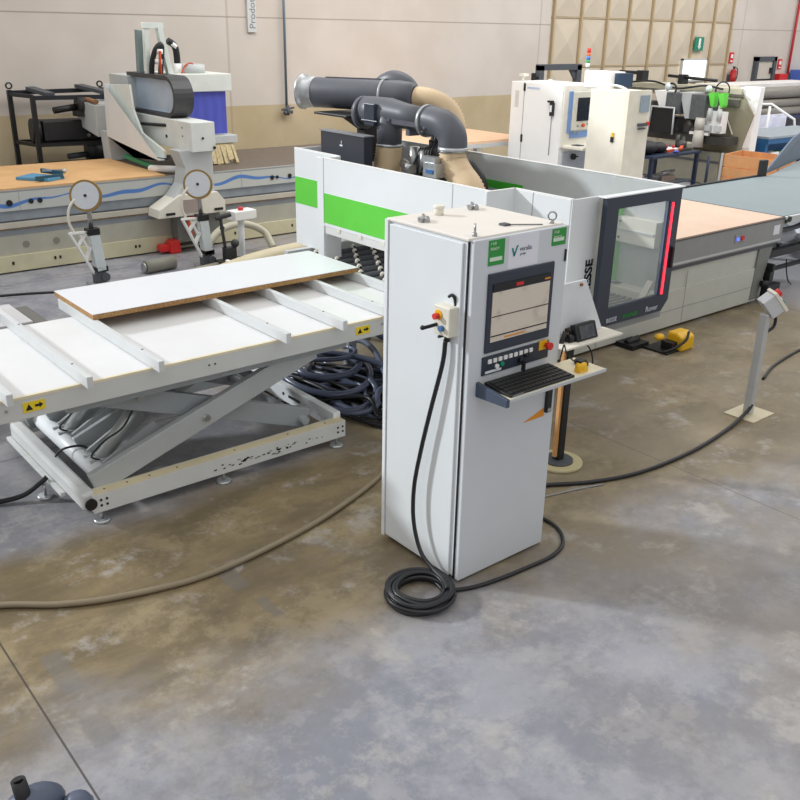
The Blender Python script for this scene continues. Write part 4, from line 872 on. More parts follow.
# spindle shell
sh = part('spindle_shell', MB().prism([(5.05, 12.25, 1.92), (5.05, 11.62, 1.95), (5.05, 11.56, 1.64), (5.05, 11.36, 1.38), (5.05, 10.75, 1.22), (5.05, 10.75, 1.13), (5.05, 11.47, 1.09), (5.05, 12.29, 1.28)], (.03, 0, 0)), mat('shell_white', (226, 232, 226), .4), mc, .004)
part('shell_rim', MB().prism([(4.97, 12.25, 1.93), (5.05, 12.25, 1.93), (5.05, 12.29, 1.27), (5.05, 11.47, 1.08), (5.05, 10.75, 1.12), (4.97, 10.75, 1.12), (4.97, 11.47, 1.075), (4.97, 12.30, 1.265)], (0, 0, -.015)), WHITE, sh)
part('shell_green_trim', MB().bar((5.04, 11.9, 1.03), (5.04, 11.05, .99), .05, .05), mat('trim_green', (40, 150, 108), .5), sh)
part('drive_motor', B(5.12, 5.22, 12.02, 12.12, 1.36, 1.7).cyl((5.12, 12.07, 1.72), (5.12, 12.07, 1.76), .02).cyl((5.1, 12.05, 1.45), (5.2, 10.95, 1.5), .02, n=8), BLACK, mc)
part('drop_cables', MB().tube(catmull([(5.16, 12.0, 1.5), (5.17, 11.8, 1.3), (5.17, 11.7, 1.15), (5.18, 11.2, 1.08), (5.18, 10.9, 1.12)]), .03, 8).tube(catmull([(5.17, 11.86, 1.55), (5.17, 11.8, 1.4), (5.17, 11.75, 1.25)]), .012, 6), DGREY, mc)
part('left_support', MB().prism([(5.0, 12.55, .93), (5.0, 12.3, .93), (5.0, 12.35, 1.3), (5.0, 12.6, 1.3)], (.35, 0, 0)), LGREY, mc)
part('side_motor_box', MB().prism([(5.0, 12.7, 1.62), (5.0, 13.3, 1.65), (5.0, 13.35, 1.3), (5.0, 12.7, 1.2)], (.4, 0, 0)), LGREY, mc, .006)
part('copper_pipes', C((5.05, 12.75, 1.66), (5.05, 13.25, 1.68), .03), mat('copper_brown', (150, 108, 70), .5), mc)
# housing with blue curtain
ho = part('housing', B(5.56, 6.36, 11.3, 12.2, 1.86, 2.08), mat('housing_white', (222, 226, 220), .45), mc, .008)
part('housing_rear', B(5.56, 5.75, 11.5, 12.6, 1.6, 2.04).box(5.2, 5.56, 12.0, 12.6, 1.6, 2.04), LGREY, ho, .006)
part('side_post', B(6.26, 6.33, 11.9, 12.2, 1.2, 1.86), LGREY, ho)
part('blue_curtain', MB().prism([(5.6+.068*k, 11.34+(.008 if k % 2 else 0), 1.31) for k in range(11)]+[(6.28-.068*k, 11.352-(.008 if k % 2 else 0)+.008, 1.31) for k in range(11)], (0, 0, .56)), BLUEC, ho)
part('lower_ledge', B(5.60, 6.40, 11.28, 12.2, 1.19, 1.29), LGREY, ho, .006)
m_ = MB(); random.seed(2)
for k in range(17):
    x = 5.62+k*.042; zb = .93+(.05 if 13 < k < 16 else 0)+random.random()*.015; lean = random.uniform(-.01, .02)
    m_.hexa([(x+lean, 11.18+.015*(k % 2), zb), (x+.040+lean, 11.18+.015*(k % 2), zb), (x+.040+lean, 11.26, zb), (x+lean, 11.26, zb), (x, 11.3, 1.19), (x+.040, 11.3, 1.19), (x+.040, 11.38, 1.19), (x, 11.38, 1.19)])
part('bristle_strips', m_, BRUSH, ho)
part('top_cylinder', C((5.95, 11.6, 2.08), (5.95, 11.6, 2.19), .16, n=24), LGREY, ho)
tw = MB()
tw.bar((5.29, 11.55, 2.04), (5.31, 11.55, 2.66), .06, .06, (0, 1, 0)); tw.bar((5.60, 11.55, 2.04), (5.48, 11.55, 2.66), .07, .09, (0, 1, 0)); tw.box(5.27, 5.54, 11.51, 11.59, 2.62, 2.69)
part('hose_mast', tw, mat('mast_white', (220, 228, 222), .45), mc, .004)
part('mast_rear_post', MB().bar((5.3, 11.8, 2.04), (5.3, 11.75, 2.6), .06, .1, (0, 1, 0)), mat('mast_grey_green', (128, 148, 148), .5), mc)
part('black_hoses', MB().tube(catmull([(5.32, 11.5, 2.06), (5.33, 11.48, 2.22), (5.38, 11.45, 2.38), (5.46, 11.45, 2.42), (5.45, 11.48, 2.2), (5.44, 11.5, 2.06)]), .035, 8).tube(catmull([(5.62, 11.6, 2.48), (5.72, 11.6, 2.4), (5.74, 11.6, 2.2), (5.74, 11.6, 2.08)]), .045, 8), BLACK, mc)
part('white_hose_sleeves', MB().cyl((5.40, 11.45, 2.2), (5.40, 11.45, 2.26), .05).cyl((5.42, 11.45, 2.32), (5.42, 11.45, 2.38), .05).cyl((5.735, 11.6, 2.08), (5.735, 11.6, 2.2), .055).cyl((5.68, 11.6, 2.4), (5.71, 11.6, 2.44), .055), BRIGHT, mc)
part('orange_lines', MB().tube(catmull([(5.41, 11.43, 2.08), (5.40, 11.4, 2.2), (5.41, 11.4, 2.36)]), .018, 6).tube(catmull([(5.74, 11.5, 2.08), (5.8, 11.5, 2.18), (5.9, 11.5, 2.2), (5.9, 11.5, 2.08)]), .01, 6), ORANGE, mc)
part('air_pillow', C((4.98, 11.0, .98), (5.2, 10.75, .98), .045, n=14).sphere((4.98, 11.0, .98), .045), BRIGHT, mc)

# blue clamp on the plywood
t = thing('vice_clamp', (3.55, 11.0, .945), 'small blue clamp fixture sitting on the tan plywood sheet', 'clamp')
part('clamp_base', MB().prism([(3.36, 11.2, .946), (3.62, 10.86, .946), (3.86, 10.98, .946), (3.62, 11.4, .946)], (0, 0, .035)), mat('clamp_blue', (84, 150, 190), .45), t, .004)
part('clamp_jaw', MB().bar((3.5, 10.9, .985), (3.84, 10.98, .985), .04, .05).bar((3.72, 11.35, 1.01), (3.84, 11.0, 1.01), .03, .05), mat('clamp_dark_teal', (36, 84, 104), .45), t)
part('clamp_handle', MB().bar((3.68, 11.2, 1.03), (3.9, 11.1, 1.03), .025, .02).sphere((3.9, 11.08, 1.02), .03), GALV, t)

# black rack against the wall
rk = thing('steel_rack', (4.8, 13.2, 0), 'black steel rack holding dark spindle motors by the back wall', 'rack')
for (x, y) in ((4.25, 12.95), (5.5, 12.75), (4.12, 13.5), (5.45, 13.45)):
    part('upright', B(x-.03, x+.03, y-.03, y+.03, 0, 1.86 if y > 13.2 else 1.8), NAVY if False else BLACK, rk)
part('top_frame', MB().bar((4.25, 12.95, 1.78), (5.6, 12.73, 1.78), .05, .06).bar((4.12, 13.5, 1.82), (5.6, 13.45, 1.84), .05, .06).bar((4.12, 13.5, 1.8), (4.25, 12.95, 1.8), .05, .05).bar((5.45, 13.45, 1.8), (5.5, 12.75, 1.8), .05, .05), mat('rack_blue_black', (26, 32, 42), .5), rk)
part('shelf_frame', MB().bar((4.25, 12.95, 1.12), (5.6, 12.73, 1.12), .05, .05).bar((4.12, 13.5, 1.12), (5.6, 13.45, 1.12), .05, .05).bar((4.12, 13.5, 1.12), (4.25, 12.95, 1.12), .05, .05).box(4.3, 5.45, 12.95, 13.4, 1.13, 1.15), BLACK, rk)
part('lifting_loop', MB().torus((4.12, 13.48, 1.92), .04, .012, (0, 1, 0), 16, 6).torus((5.42, 13.45, 1.92), .04, .012, (0, 1, 0), 16, 6), BLACK, rk)
part('top_channel', MB().bar((4.4, 13.45, 1.88), (4.5, 12.95, 1.82), .14, .05), DGREY, rk); part('top_channel', MB().bar((5.1, 13.45, 1.9), (5.25, 12.85, 1.84), .14, .05), DGREY, rk)
t = thing('spindle_motor', (4.85, 13.05, 1.15), 'large black spindle motor lying on the rack shelf with white tag', 'motor')
part('motor_body', B(4.35, 5.45, 12.95, 13.25, 1.16, 1.44).cyl((4.35, 13.1, 1.3), (4.22, 13.12, 1.3), .17), mat('motor_black', (34, 34, 38), .5), t, .02); part('motor_tag', B(5.02, 5.14, 12.945, 12.95, 1.32, 1.42), PAPER, t)
part('bolt_head', C((4.98, 12.93, 1.22), (4.98, 12.95, 1.22), .025, n=10), STEEL, t)
t = thing('drive_motor', (4.95, 13.25, 1.44), 'round black motor with shaft on top of the large spindle motor', 'motor')
part('motor_drum', C((4.93, 13.2, 1.6), (5.12, 13.18, 1.6), .13, n=18).box(4.9, 5.1, 13.1, 13.3, 1.44, 1.52), mat('motor_black2', (40, 38, 38), .5), t); part('shaft', C((4.6, 13.2, 1.53), (4.93, 13.2, 1.57), .045), BLACK, t)
t = thing('lower_motor', (5.1, 13.2, .8), 'black round motor on the lower part of the wall rack', 'motor')
part('motor_drum', C((4.98, 13.1, .98), (5.2, 13.08, .98), .14, n=18), BLACK, t); part('shaft', C((4.7, 13.1, .92), (4.98, 13.1, .94), .04), DGREY, t); part('motor_end', C((5.2, 13.08, .98), (5.4, 13.06, .98), .09), DGREY, t)
part('rack_low_shelf', MB().bar((4.25, 12.95, .78), (5.5, 12.75, .78), .05, .05).box(4.3, 5.45, 12.95, 13.35, .79, .82), BLACK, rk)

# ================================================================ SMALL ITEMS BETWEEN THE MACHINES
def disc_stand(x, y, label):
    t = thing('disc_gauge_stand', (x, y, 0), label, 'stand', 'disc stands in front of the long pale machine')
    part('base', B(x-.12, x+.12, y-.1, y+.1, 0, .04), GALV, t, .004)
    part('joint', B(x-.06, x+.06, y-.05, y+.05, .04, .17).cyl((x+.05, y-.07, .1), (x+.05, y+.07, .1), .05, n=14), DGREY, t, .006)
    part('cylinder', MB().bar((x+.02, y, .17), (x-.02, y, .58), .11, .11, (0, 1, 0)), mat('actuator_white', (212, 220, 222), .35), t, .006)
    part('cylinder_cap', B(x-.09, x+.04, y-.06, y+.06, .57, .64).box(x-.04, x+.09, y-.055, y+.055, .16, .22), BLACK, t, .004)
    part('piston_rod', C((x-.03, y, .64), (x-.04, y, .95), .025, n=12), STEEL, t)
    m_ = MB(); A = [(x-.27, y, .61), (x-.08, y, .60), (x+.0, y, .18), (x-.05, y, .14)]
    m_.bar(A[0], A[1], .02, .05, (0, 1, 0)).bar(A[0], A[3], .02, .055, (0, 1, 0)).bar(A[1], A[2], .02, .04, (0, 1, 0)).bar((x-.16, y, .58), (x-.09, y, .42), .02, .045, (0, 1, 0)).bar((x-.2, y, .46), (x-.09, y, .60), .02, .05, (0, 1, 0)).bar((x-.13, y, .3), (x-.06, y, .44), .02, .06, (0, 1, 0))
    part('bracket', m_, BRIGHT, t)
    part('air_line', MB().tube(catmull([(x-.22, y, .61), (x-.26, y, .72), (x-.25, y, .85), (x-.18, y, .95), (x-.08, y, .99)]), .015, 8), CREAMW, t)
    c = V((x-.05, y-.02, .985)); nrm = V((-.55, -.80, .25)).normalized()
    dk = part('disc_rim', C(c, c+nrm*.05, .165, n=40), BRASS, t)
    part('disc_face', C(c+nrm*.05, c+nrm*.054, .142, n=40), ALU, dk)
    part('disc_hub', C(c+nrm*.054, c+nrm*.062, .016, n=12), BLACK, dk)
    return t
disc_stand(3.60, 9.53, 'stand with round metal disc left of the other, in front of pale machine')
d2 = disc_stand(4.92, 9.56, 'stand with round metal disc beside dark valve fittings behind the board')
tag(part('valve_fittings', MB().box(5.0, 5.35, 9.3, 9.5, .02, .1).box(5.08, 5.22, 9.35, 9.45, .1, .25).cyl((5.1, 9.4, .2), (5.06, 9.42, .62), .02, n=8).cyl((5.0, 9.42, .6), (5.18, 9.38, .64), .03, n=8).box(5.3, 5.55, 9.3, 9.36, .03, .07).sphere((5.2, 9.35, .3), .05).sphere((5.08, 9.42, .48), .03), mat('valve_dark', (52, 52, 54), .45), bevel=.003), 'dark metal valve fittings on the floor beside the right disc stand', 'fittings')
t = thing('stop_button_pedestal', (5.46, 9.65, 0), 'white stop button box on a slim post in front of the long pale machine', 'pedestal')
part('post', C((5.46, 9.65, 0), (5.46, 9.65, .52), .04, n=16), WHITE, t); part('base', C((5.46, 9.65, 0), (5.46, 9.65, .02), .14, n=24), LGREY, t)
part('button_box', MB().rbox((5.46, 9.62, .57), .32, .18, .11, .1), BRIGHT, t, .01); part('stop_button', C((5.44, 9.6, .625), (5.44, 9.6, .66), .033, n=16), RED, t)
tag(part('red_foot_pedal', MB().box(4.76, 4.9, 10.44, 10.56, .03, .12).prism([(4.88, 10.42, 0), (4.88, 10.42, .13), (4.92, 10.42, .17), (5.01, 10.42, .17), (5.03, 10.42, .13), (5.03, 10.42, 0)], (0, .15, 0)), RED, bevel=.015), 'red foot pedal on the floor under the long pale machine', 'foot pedal')
t = thing('grey_roller', (4.42, 9.9, 0), 'thick grey roller lying on the floor behind the white board', 'roller')
part('roller_tube', C((4.22, 9.72, .075), (4.60, 9.76, .075), .075, n=24), mat('roller_taupe', (140, 138, 126), .5), t); part('roller_end', C((4.19, 9.717, .075), (4.22, 9.72, .075), .055, n=18), STEEL, t)
tag(part('thin_roller', C((4.55, 9.3, .045), (5.0, 9.42, .045), .045, n=18), mat('roller_taupe2', (156, 150, 134), .5)), 'thinner taupe tube on the floor in front of the grey roller', 'roller')
tag(part('cream_duct_hose', MB().tube(catmull([(4.7, 8.9, .1), (5.2, 9.1, .12), (5.7, 9.2, .14), (6.2, 9.25, .14), (6.6, 9.15, .1), (6.9, 9.0, .08)]), .085, 16), CREAM), 'thick cream hose lying on the floor beside the white machine corner', 'hose')
tag(part('cream_hose_loop', MB().tube(catmull([(4.95, 9.7, .06), (5.1, 9.78, .25), (5.35, 9.9, .36), (5.7, 10.0, .36), (5.95, 9.95, .25), (6.0, 9.8, .06)]), .045, 12), mat('hose_grey_cream', (188, 184, 164), .5)), 'cream hose arching behind the stop button post', 'hose')
tag(part('white_bracket_plates', B(5.15, 5.5, 8.75, 8.95, 0, .08).box(5.5, 5.58, 8.8, 8.9, 0, .2).box(4.9, 4.94, 9.0, 9.06, 0, .2), BRIGHT, bevel=.004), 'small white metal plates on the floor behind the white board', 'plates')

# ================================================================ TABLE BEHIND THE DUCTS
t = thing('rear_panel_table', (10.4, 12, 0), 'low grey table with peach boards behind the duct hoses at the back wall', 'table')
part('table_top', B(9.3, 12.25, 11.2, 13.2, .84, .905), LGREY, t); part('leg', B(9.75, 9.95, 11.3, 11.4, .02, .84), CREAMW, t); part('leg', B(11.0, 11.1, 11.3, 11.4, .02, .84), CREAMW, t)
part('under_frame', B(9.4, 12.1, 11.6, 13.1, .02, .55), DGREY, t)
tag(part('peach_board', B(9.32, 12.2, 11.22, 13.15, .906, .945), mat('peach_panel', (236, 196, 160), .55, var=.05)), 'peach coloured board lying on the low grey table at the back', 'board')

# ================================================================ BACKGROUND CONTROL CABINETS
t = thing('white_control_cabinet', (11.95, 10.45, 0), 'bright white control cabinet with a slanted blue edged monitor in the background', 'cabinet')
part('body', B(11.52, 12.36, 9.95, 11.08, .05, 1.9), BRIGHT, t, .006)
part('front_door', B(11.53, 12.34, 9.92, 9.95, .94, 1.89), mat('front_door_cream', (232, 230, 220), .45), t, .004)
part('lower_door', B(11.6, 12.30, 9.925, 9.95, .08, .86), mat('lower_door_grey', (176, 184, 194), .45), t)
part('side_seam', B(11.515, 11.521, 10.78, 10.79, .1, 1.9), MGREY, t)
for z in (1.76, .95): part('hinge', B(11.508, 11.521, 10.76, 10.80, z, z+.12), BLACK, t)
part('side_vent', B(11.512, 11.521, 10.9, 10.98, 1.5, 1.76), mat('vent_pale', (214, 212, 204), .5), t)
part('nameplate', B(11.515, 11.521, 10.45, 10.72, 1.80, 1.83), mat('nameplate_blue', (190, 204, 226), .5), t)
mo = part('monitor_panel', B(11.72, 12.28, 9.9, 9.92, 1.2, 1.79), mat('panel_offwhite', (224, 222, 210), .45), t, .004)
part('blue_edge', B(11.64, 11.72, 9.9, 9.92, 1.16, 1.8).box(11.72, 12.15, 9.905, 9.92, 1.08, 1.18), mat('edge_blue', (118, 152, 206), .45), mo)
part('screen', B(11.84, 12.23, 9.89, 9.9, 1.34, 1.7), DSCREEN, mo)
part('red_button', C((12.0, 9.87, 1.27), (12.0, 9.9, 1.27), .03, n=12), ORANGE, mo)
part('small_buttons', MB().box(11.86, 11.9, 9.89, 9.9, 1.25, 1.28).box(12.1, 12.13, 9.89, 9.9, 1.27, 1.3).box(11.78, 11.82, 9.89, 9.9, 1.15, 1.18).box(11.88, 11.92, 9.89, 9.9, 1.15, 1.18), MGREY, mo)
part('keyboard_tray', B(11.58, 12.6, 9.5, 9.93, .93, .975), CREAMW, t, .01)
part('tray_pads', B(11.7, 11.85, 9.7, 9.85, .975, .985).box(12.3, 12.5, 9.7, 9.85, .975, .99), BLACK, t)
part('door_handle', C((11.85, 9.88, .78), (11.85, 9.93, .78), .05, n=12).box(11.83, 11.95, 9.88, 9.9, .77, .79), BLACK, t)
part('side_switch', B(11.46, 11.52, 10.1, 10.16, 1.42, 1.62).box(11.46, 11.52, 10.12, 10.22, 1.62, 1.65), BLACK, t, .005)
part('switch_label', B(11.455, 11.46, 10.11, 10.15, 1.48, 1.58), PAPER, t)
part('side_cable', C((11.5, 10.14, .8), (11.5, 10.14, 1.42), .006, n=6), MGREY, t)
part('top_knob', C((11.7, 10.4, 1.9), (11.7, 10.4, 1.96), .03, n=10).cyl((11.65, 10.95, 1.9), (11.65, 10.95, 2.0), .02, n=8).box(11.6, 11.72, 10.9, 11.0, 1.98, 2.02), CREAMW, t)
part('side_hook', B(12.36, 12.4, 9.98, 10.06, 1.0, 1.3).box(12.36, 12.46, 10.0, 10.04, 1.24, 1.3), DGREY, t)
part('hanging_frame', MB().tube([(12.38, 9.96, .62), (12.38, 9.96, .88), (12.56, 9.96, .88), (12.56, 9.96, .56), (12.38, 9.96, .62)], .015, 6), BLACK, t)
t = thing('dark_gantry_frame', (12.95, 11.4, 0), 'dark grey steel goalpost frame behind the bright white cabinet', 'frame')
part('post', B(12.42, 12.54, 11.3, 11.4, 0, 2.12), DGREY, t); part('post', B(13.42, 13.54, 11.3, 11.4, 0, 2.12), DGREY, t); part('cross_beam', B(12.42, 13.54, 11.3, 11.4, 2.04, 2.14), DGREY, t)
part('post_gusset', MB().prism([(13.42, 11.33, 2.04), (13.25, 11.33, 2.04), (13.42, 11.33, 1.85)], (0, .04, 0)), DGREY, t); part('side_lever', B(12.3, 12.42, 11.32, 11.36, 1.9, 1.94).box(12.28, 12.34, 11.3, 11.36, 1.86, 2.0), BLACK, t)
t = thing('signal_lamp', (12.5, 10.3, 1.9), 'slim signal tower with red, green and blue bands behind white cabinet', 'signal lamp')
part('pole', C((12.48, 10.3, 1.0), (12.48, 10.3, 2.16), .018, n=10), GALV, t); part('collar', C((12.48, 10.3, 2.14), (12.48, 10.3, 2.2), .034, n=12), BRIGHT, t)
part('green_band', C((12.48, 10.3, 2.2), (12.48, 10.3, 2.25), .032, n=14), mat('lamp_green', (40, 160, 90), .3), t); part('blue_band', C((12.48, 10.3, 2.25), (12.48, 10.3, 2.31), .032, n=14), mat('lamp_blue', (60, 120, 200), .3), t)
part('orange_band', C((12.48, 10.3, 2.31), (12.48, 10.3, 2.36), .032, n=14), mat('lamp_orange', (236, 110, 50), .3), t); part('red_band', C((12.48, 10.3, 2.36), (12.48, 10.3, 2.43), .032, n=14), RED, t)
part('pole_base', B(12.4, 12.56, 10.22, 10.38, .9, 1.0).box(12.4, 12.56, 10.2, 10.4, 0, .9), LGREY, t)
t = thing('cream_control_cabinet', (11.8, 9.0, 0), 'cream electrical cabinet with small grey screen right of the bright white one', 'cabinet')
part('body', B(11.45, 11.7, 8.68, 9.34, .05, 1.88), CREAMW, t, .006); part('front_body', B(11.45, 12.0, 8.62, 8.68, .05, 1.89).box(11.7, 12.0, 8.68, 9.3, .05, 1.88), mat('cab_cream', (230, 224, 206), .5), t)
part('screen', B(11.73, 11.95, 8.605, 8.62, 1.58, 1.82), mat('screen_grey_blue', (150, 164, 174), .3), t)
part('push_button_row', MB().box(11.72, 11.92, 8.59, 8.62, 1.38, 1.42).box(11.74, 11.9, 8.59, 8.62, 1.33, 1.35), DGREY, t); part('red_stop', C((11.96, 8.59, 1.41), (11.96, 8.62, 1.41), .03, n=12), RED, t)
part('warning_switch', B(11.43, 11.45, 8.82, 8.86, 1.22, 1.28), YEL, t); part('switch_base', B(11.43, 11.45, 8.82, 8.87, 1.14, 1.22), BLACK, t)
t = thing('motor_box', (11.95, 9.45, 1.88), 'white box with dark end on top of the cream cabinets', 'box')
part('housing', B(11.72, 12.1, 9.22, 9.72, 1.88, 2.12), BRIGHT, t, .01); part('end_cap', B(12.1, 12.2, 9.15, 9.6, 1.9, 2.1).box(11.84, 12.1, 9.15, 9.22, 1.9, 2.1), mat('cap_navy', (44, 66, 92), .45), t)
part('stand_plate', B(11.72, 12.0, 9.35, 9.46, .02, 1.88), CREAMW, t)
tag(part('white_hose_arc', MB().tube(catmull([(11.5, 9.5, 1.9), (11.48, 9.2, 1.93), (11.46, 9.0, 1.95), (11.5, 8.85, 1.94), (11.55, 8.75, 1.9)]), .018, 8), BRIGHT), 'thin white hose curving over the top of the cream cabinet', 'hose')

# ================================================================ BACKGROUND PROCESSING LINE (right)
t = thing('panel_processing_line', (16.2, 10.8, 0), 'long cream gantry machine with lime green hoods in the right background', 'machine')
part('overhead_beam', B(15.95, 16.5, 9.5, 12.8, 1.56, 1.76), mat('beam_cream_olive', (188, 184, 162), .5), t, .006)
part('beam_rail', B(15.9, 15.96, 9.45, 12.8, 1.62, 1.66).box(15.93, 15.96, 9.5, 11.2, 1.44, 1.56), mat('rail_dark', (96, 94, 88), .5), t)
part('end_shield', MB().prism([(15.96, 9.56, 1.76), (15.96, 9.2, 1.32), (15.96, 9.36, .7), (15.96, 9.40, .3), (15.96, 10.35, .3), (15.96, 10.35, 1.2), (15.96, 9.98, 1.3)], (.04, 0, 0)), OLIVE, t)
part('end_tower', B(16.02, 16.22, 9.2, 9.5, .02, 1.80), BRIGHT, t, .006); part('end_tower_side', MB().prism([(16.0, 9.56, 1.78), (16.0, 9.2, 1.32), (16.0, 9.36, .72), (16.0, 9.22, .72), (16.0, 9.15, 1.8)], (.08, 0, 0)), BRIGHT, t)
part('shield_rod', MB().bar((15.93, 9.75, 1.3), (15.93, 9.55, .95), .02, .02), CREAMW, t)
part('base_beam', B(15.7, 16.5, 9.6, 13.0, .02, .62), mat('base_olive_grey', (142, 140, 124), .5), t, .006); part('base_groove', B(15.68, 15.7, 9.6, 13.0, .42, .46), DGREY, t)
part('work_rail', B(15.5, 15.9, 9.4, 12.6, .78, .92), mat('work_rail_dark', (58, 56, 52), .5), t); part('white_bar', B(15.44, 15.5, 9.75, 10.15, .93, .98), BRIGHT, t)
for (y0, y1, z0, z1, mm) in ((10.75, 11.05, 1.26, 1.66, BRIGHT), (10.2, 10.47, 1.2, 1.66, LGREY)):
    hh = part('head_unit', MB().prism([(15.45, y0, z0), (15.45, y0, z1), (15.45, y1, z1), (15.45, y0+.1, z0)], (.4, 0, 0)), mm, t)
    part('head_side', B(15.4, 15.85, y0-.33, y0-.02, z0, z1-.02), mat('head_dark_grey', (92, 96, 98), .4, var=.2, scale=12), hh)
    part('head_bell', C((15.6, y0+.05, z0-.25), (15.6, y0+.05, z0), .14, .1, n=16).sphere((15.5, y0-.1, z0-.2), .06), mat('bell_dark', (66, 62, 58), .4), hh)
for y in (9.78, 9.58):
    gh = part('green_hood', MB().prism([(15.42, y+.07, 1.68), (15.42, y-.06, 1.70), (15.42, y-.07, 1.48), (15.42, y-.05, 1.44), (15.42, y-.01, 1.46)], (.14, 0, 0)), GREEN, t)
    part('hood_clamp', C((15.45, y, 1.2), (15.45, y, 1.42), .04, n=10).box(15.42, 15.5, y-.06, y+.06, 1.02, 1.12), LGREY, gh)
part('dust_drum', C((15.4, 9.92, 1.02), (15.4, 9.92, 1.24), .09, n=16).cyl((15.4, 9.92, .72), (15.4, 9.92, 1.02), .11, .09, n=16), mat('drum_pale', (196, 192, 184), .5), t)
part('white_cover', B(15.5, 15.7, 9.55, 10.1, .98, 1.36), BRIGHT, t)
part('cable_loops', MB().torus((15.6, 9.68, 1.74), .14, .014, (1, 0, 0), 20, 6).torus((15.5, 10.7, 1.70), .1, .02, (1, 0, 0), 18, 6).tube(catmull([(15.8, 12.2, 1.72), (15.8, 11.4, 1.8), (15.8, 10.8, 1.70), (15.8, 10.2, 1.78), (15.8, 9.8, 1.74)]), .02, 6), BLACK, t)
part('lamp_heads', MB().sphere((15.5, 10.78, 1.74), .07).sphere((15.5, 9.9, 1.75), .06), mat('lamp_head_pale', (220, 232, 232), .3), t)
part('top_bar', C((16.2, 12.5, 1.92), (16.2, 11.9, 1.92), .035, n=8).cyl((16.2, 11.3, 1.9), (16.2, 10.2, 1.86), .03, n=8).box(16.1, 16.3, 11.85, 12.0, 1.76, 1.97).box(16.1, 16.3, 10.9, 11.0, 1.76, 1.94), BLACK, t)
part('inner_machinery', B(15.55, 15.9, 10.5, 12.3, .92, 1.2).box(15.5, 15.8, 11.1, 11.5, 1.0, 1.45), mat('machinery_dark', (84, 82, 80), .45, var=.4, scale=14), t, .01)
part('black_cover', MB().box(15.3, 15.34, 10.45, 10.95, .9, 1.36), BLACK, t); part('cover_rim', MB().tube([(15.28, 10.98, .9), (15.28, 10.94, 1.38), (15.28, 10.44, 1.38), (15.28, 10.42, .9)], .02, 6), LGREY, t)

# near workbench with bag
wb = thing('navy_workbench', (13.6, 9.8, 0), 'navy steel workbench with a black bag behind the white machine', 'workbench')
A_ = (12.98, 9.89); B2 = (13.45, 9.45); C2 = (14.72, 9.47); D2 = (14.3, 10.1)
part('bench_top', MB().prism([(A_[0], A_[1], .71), (B2[0]-.25, B2[1]-.15, .71), (C2[0], C2[1]-.1, .71), (D2[0], D2[1], .71)], (0, 0, .04)), NAVY, wb)
for (x, y) in ((13.02, 9.82), (13.24, 9.36), (14.66, 9.42), (14.25, 10.0)): part('leg', B(x-.03, x+.03, y-.03, y+.03, 0, .71), NAVY, wb)
part('lower_shelf', MB().prism([(13.02, 9.82, .22), (13.24, 9.36, .22), (14.66, 9.42, .22), (14.25, 10.0, .22)], (0, 0, .03)), mat('shelf_slate', (74, 84, 96), .5), wb)
tag(part('black_bag', MB().sphere((13.4, 9.62, .86), .14, 14, 1.9, 1.2, .85).sphere((13.75, 9.62, .84), .12, 14, 1.6, 1.1, .8), mat('bag_black', (30, 30, 36), .6, bump=.3, bscale=20)), 'black bag slumped on the navy workbench', 'bag')
t = thing('parts_tray', (14.05, 9.7, .75), 'white tray with red and orange bits on the navy workbench', 'tray')
part('tray', B(13.9, 14.3, 9.55, 9.85, .751, .80), BRIGHT, t); part('coloured_bits', MB().sphere((13.95, 9.6, .84), .035).sphere((14.1, 9.7, .84), .03).sphere((14.2, 9.62, .83), .03), REDD, t)
part('orange_bits', MB().bar((13.85, 9.5, .78), (13.98, 9.45, .80), .05, .04).bar((14.2, 9.48, .79), (14.32, 9.52, .83), .05, .04), ORANGE, t); part('blue_cloth', MB().sphere((14.0, 9.42, .775), .05, 10, 1.6, 1, .5), mat('cloth_blue', (60, 90, 170), .6), t)
tag(part('tool_cluster', MB().sphere((14.45, 9.62, .84), .09).cyl((14.4, 9.55, .76), (14.6, 9.7, .95), .03).box(14.3, 14.6, 9.5, 9.8, .751, .79).cyl((14.5, 9.75, .79), (14.5, 9.75, 1.0), .035), mat('tool_dark', (60, 58, 56), .45)), 'cluster of dark tools at the right end of navy workbench', 'tools')
tag(part('shelf_tools', MB().sphere((13.4, 9.55, .32), .07).cyl((13.25, 9.6, .3), (13.7, 9.6, .3), .05).box(13.8, 14.2, 9.5, 9.8, .251, .35).cyl((13.9, 9.6, .38), (14.4, 9.7, .38), .04), STEEL), 'metal tools lying on the lower shelf of navy workbench', 'tools')
t = thing('bent_rail_barrier', (13.5, 8.9, 0), 'thin dark post and low rail at the edge of the conveyor', 'barrier')
part('post', C((14.55, 9.1, 0), (14.55, 9.1, .7), .025, n=8), NAVY, t); part('foot', C((14.55, 9.1, 0), (14.55, 9.1, .05), .07, n=12), BLACK, t); part('rail', MB().bar((12.6, 8.2, .05), (15.4, 9.0, .05), .05, .05), GALV, t)
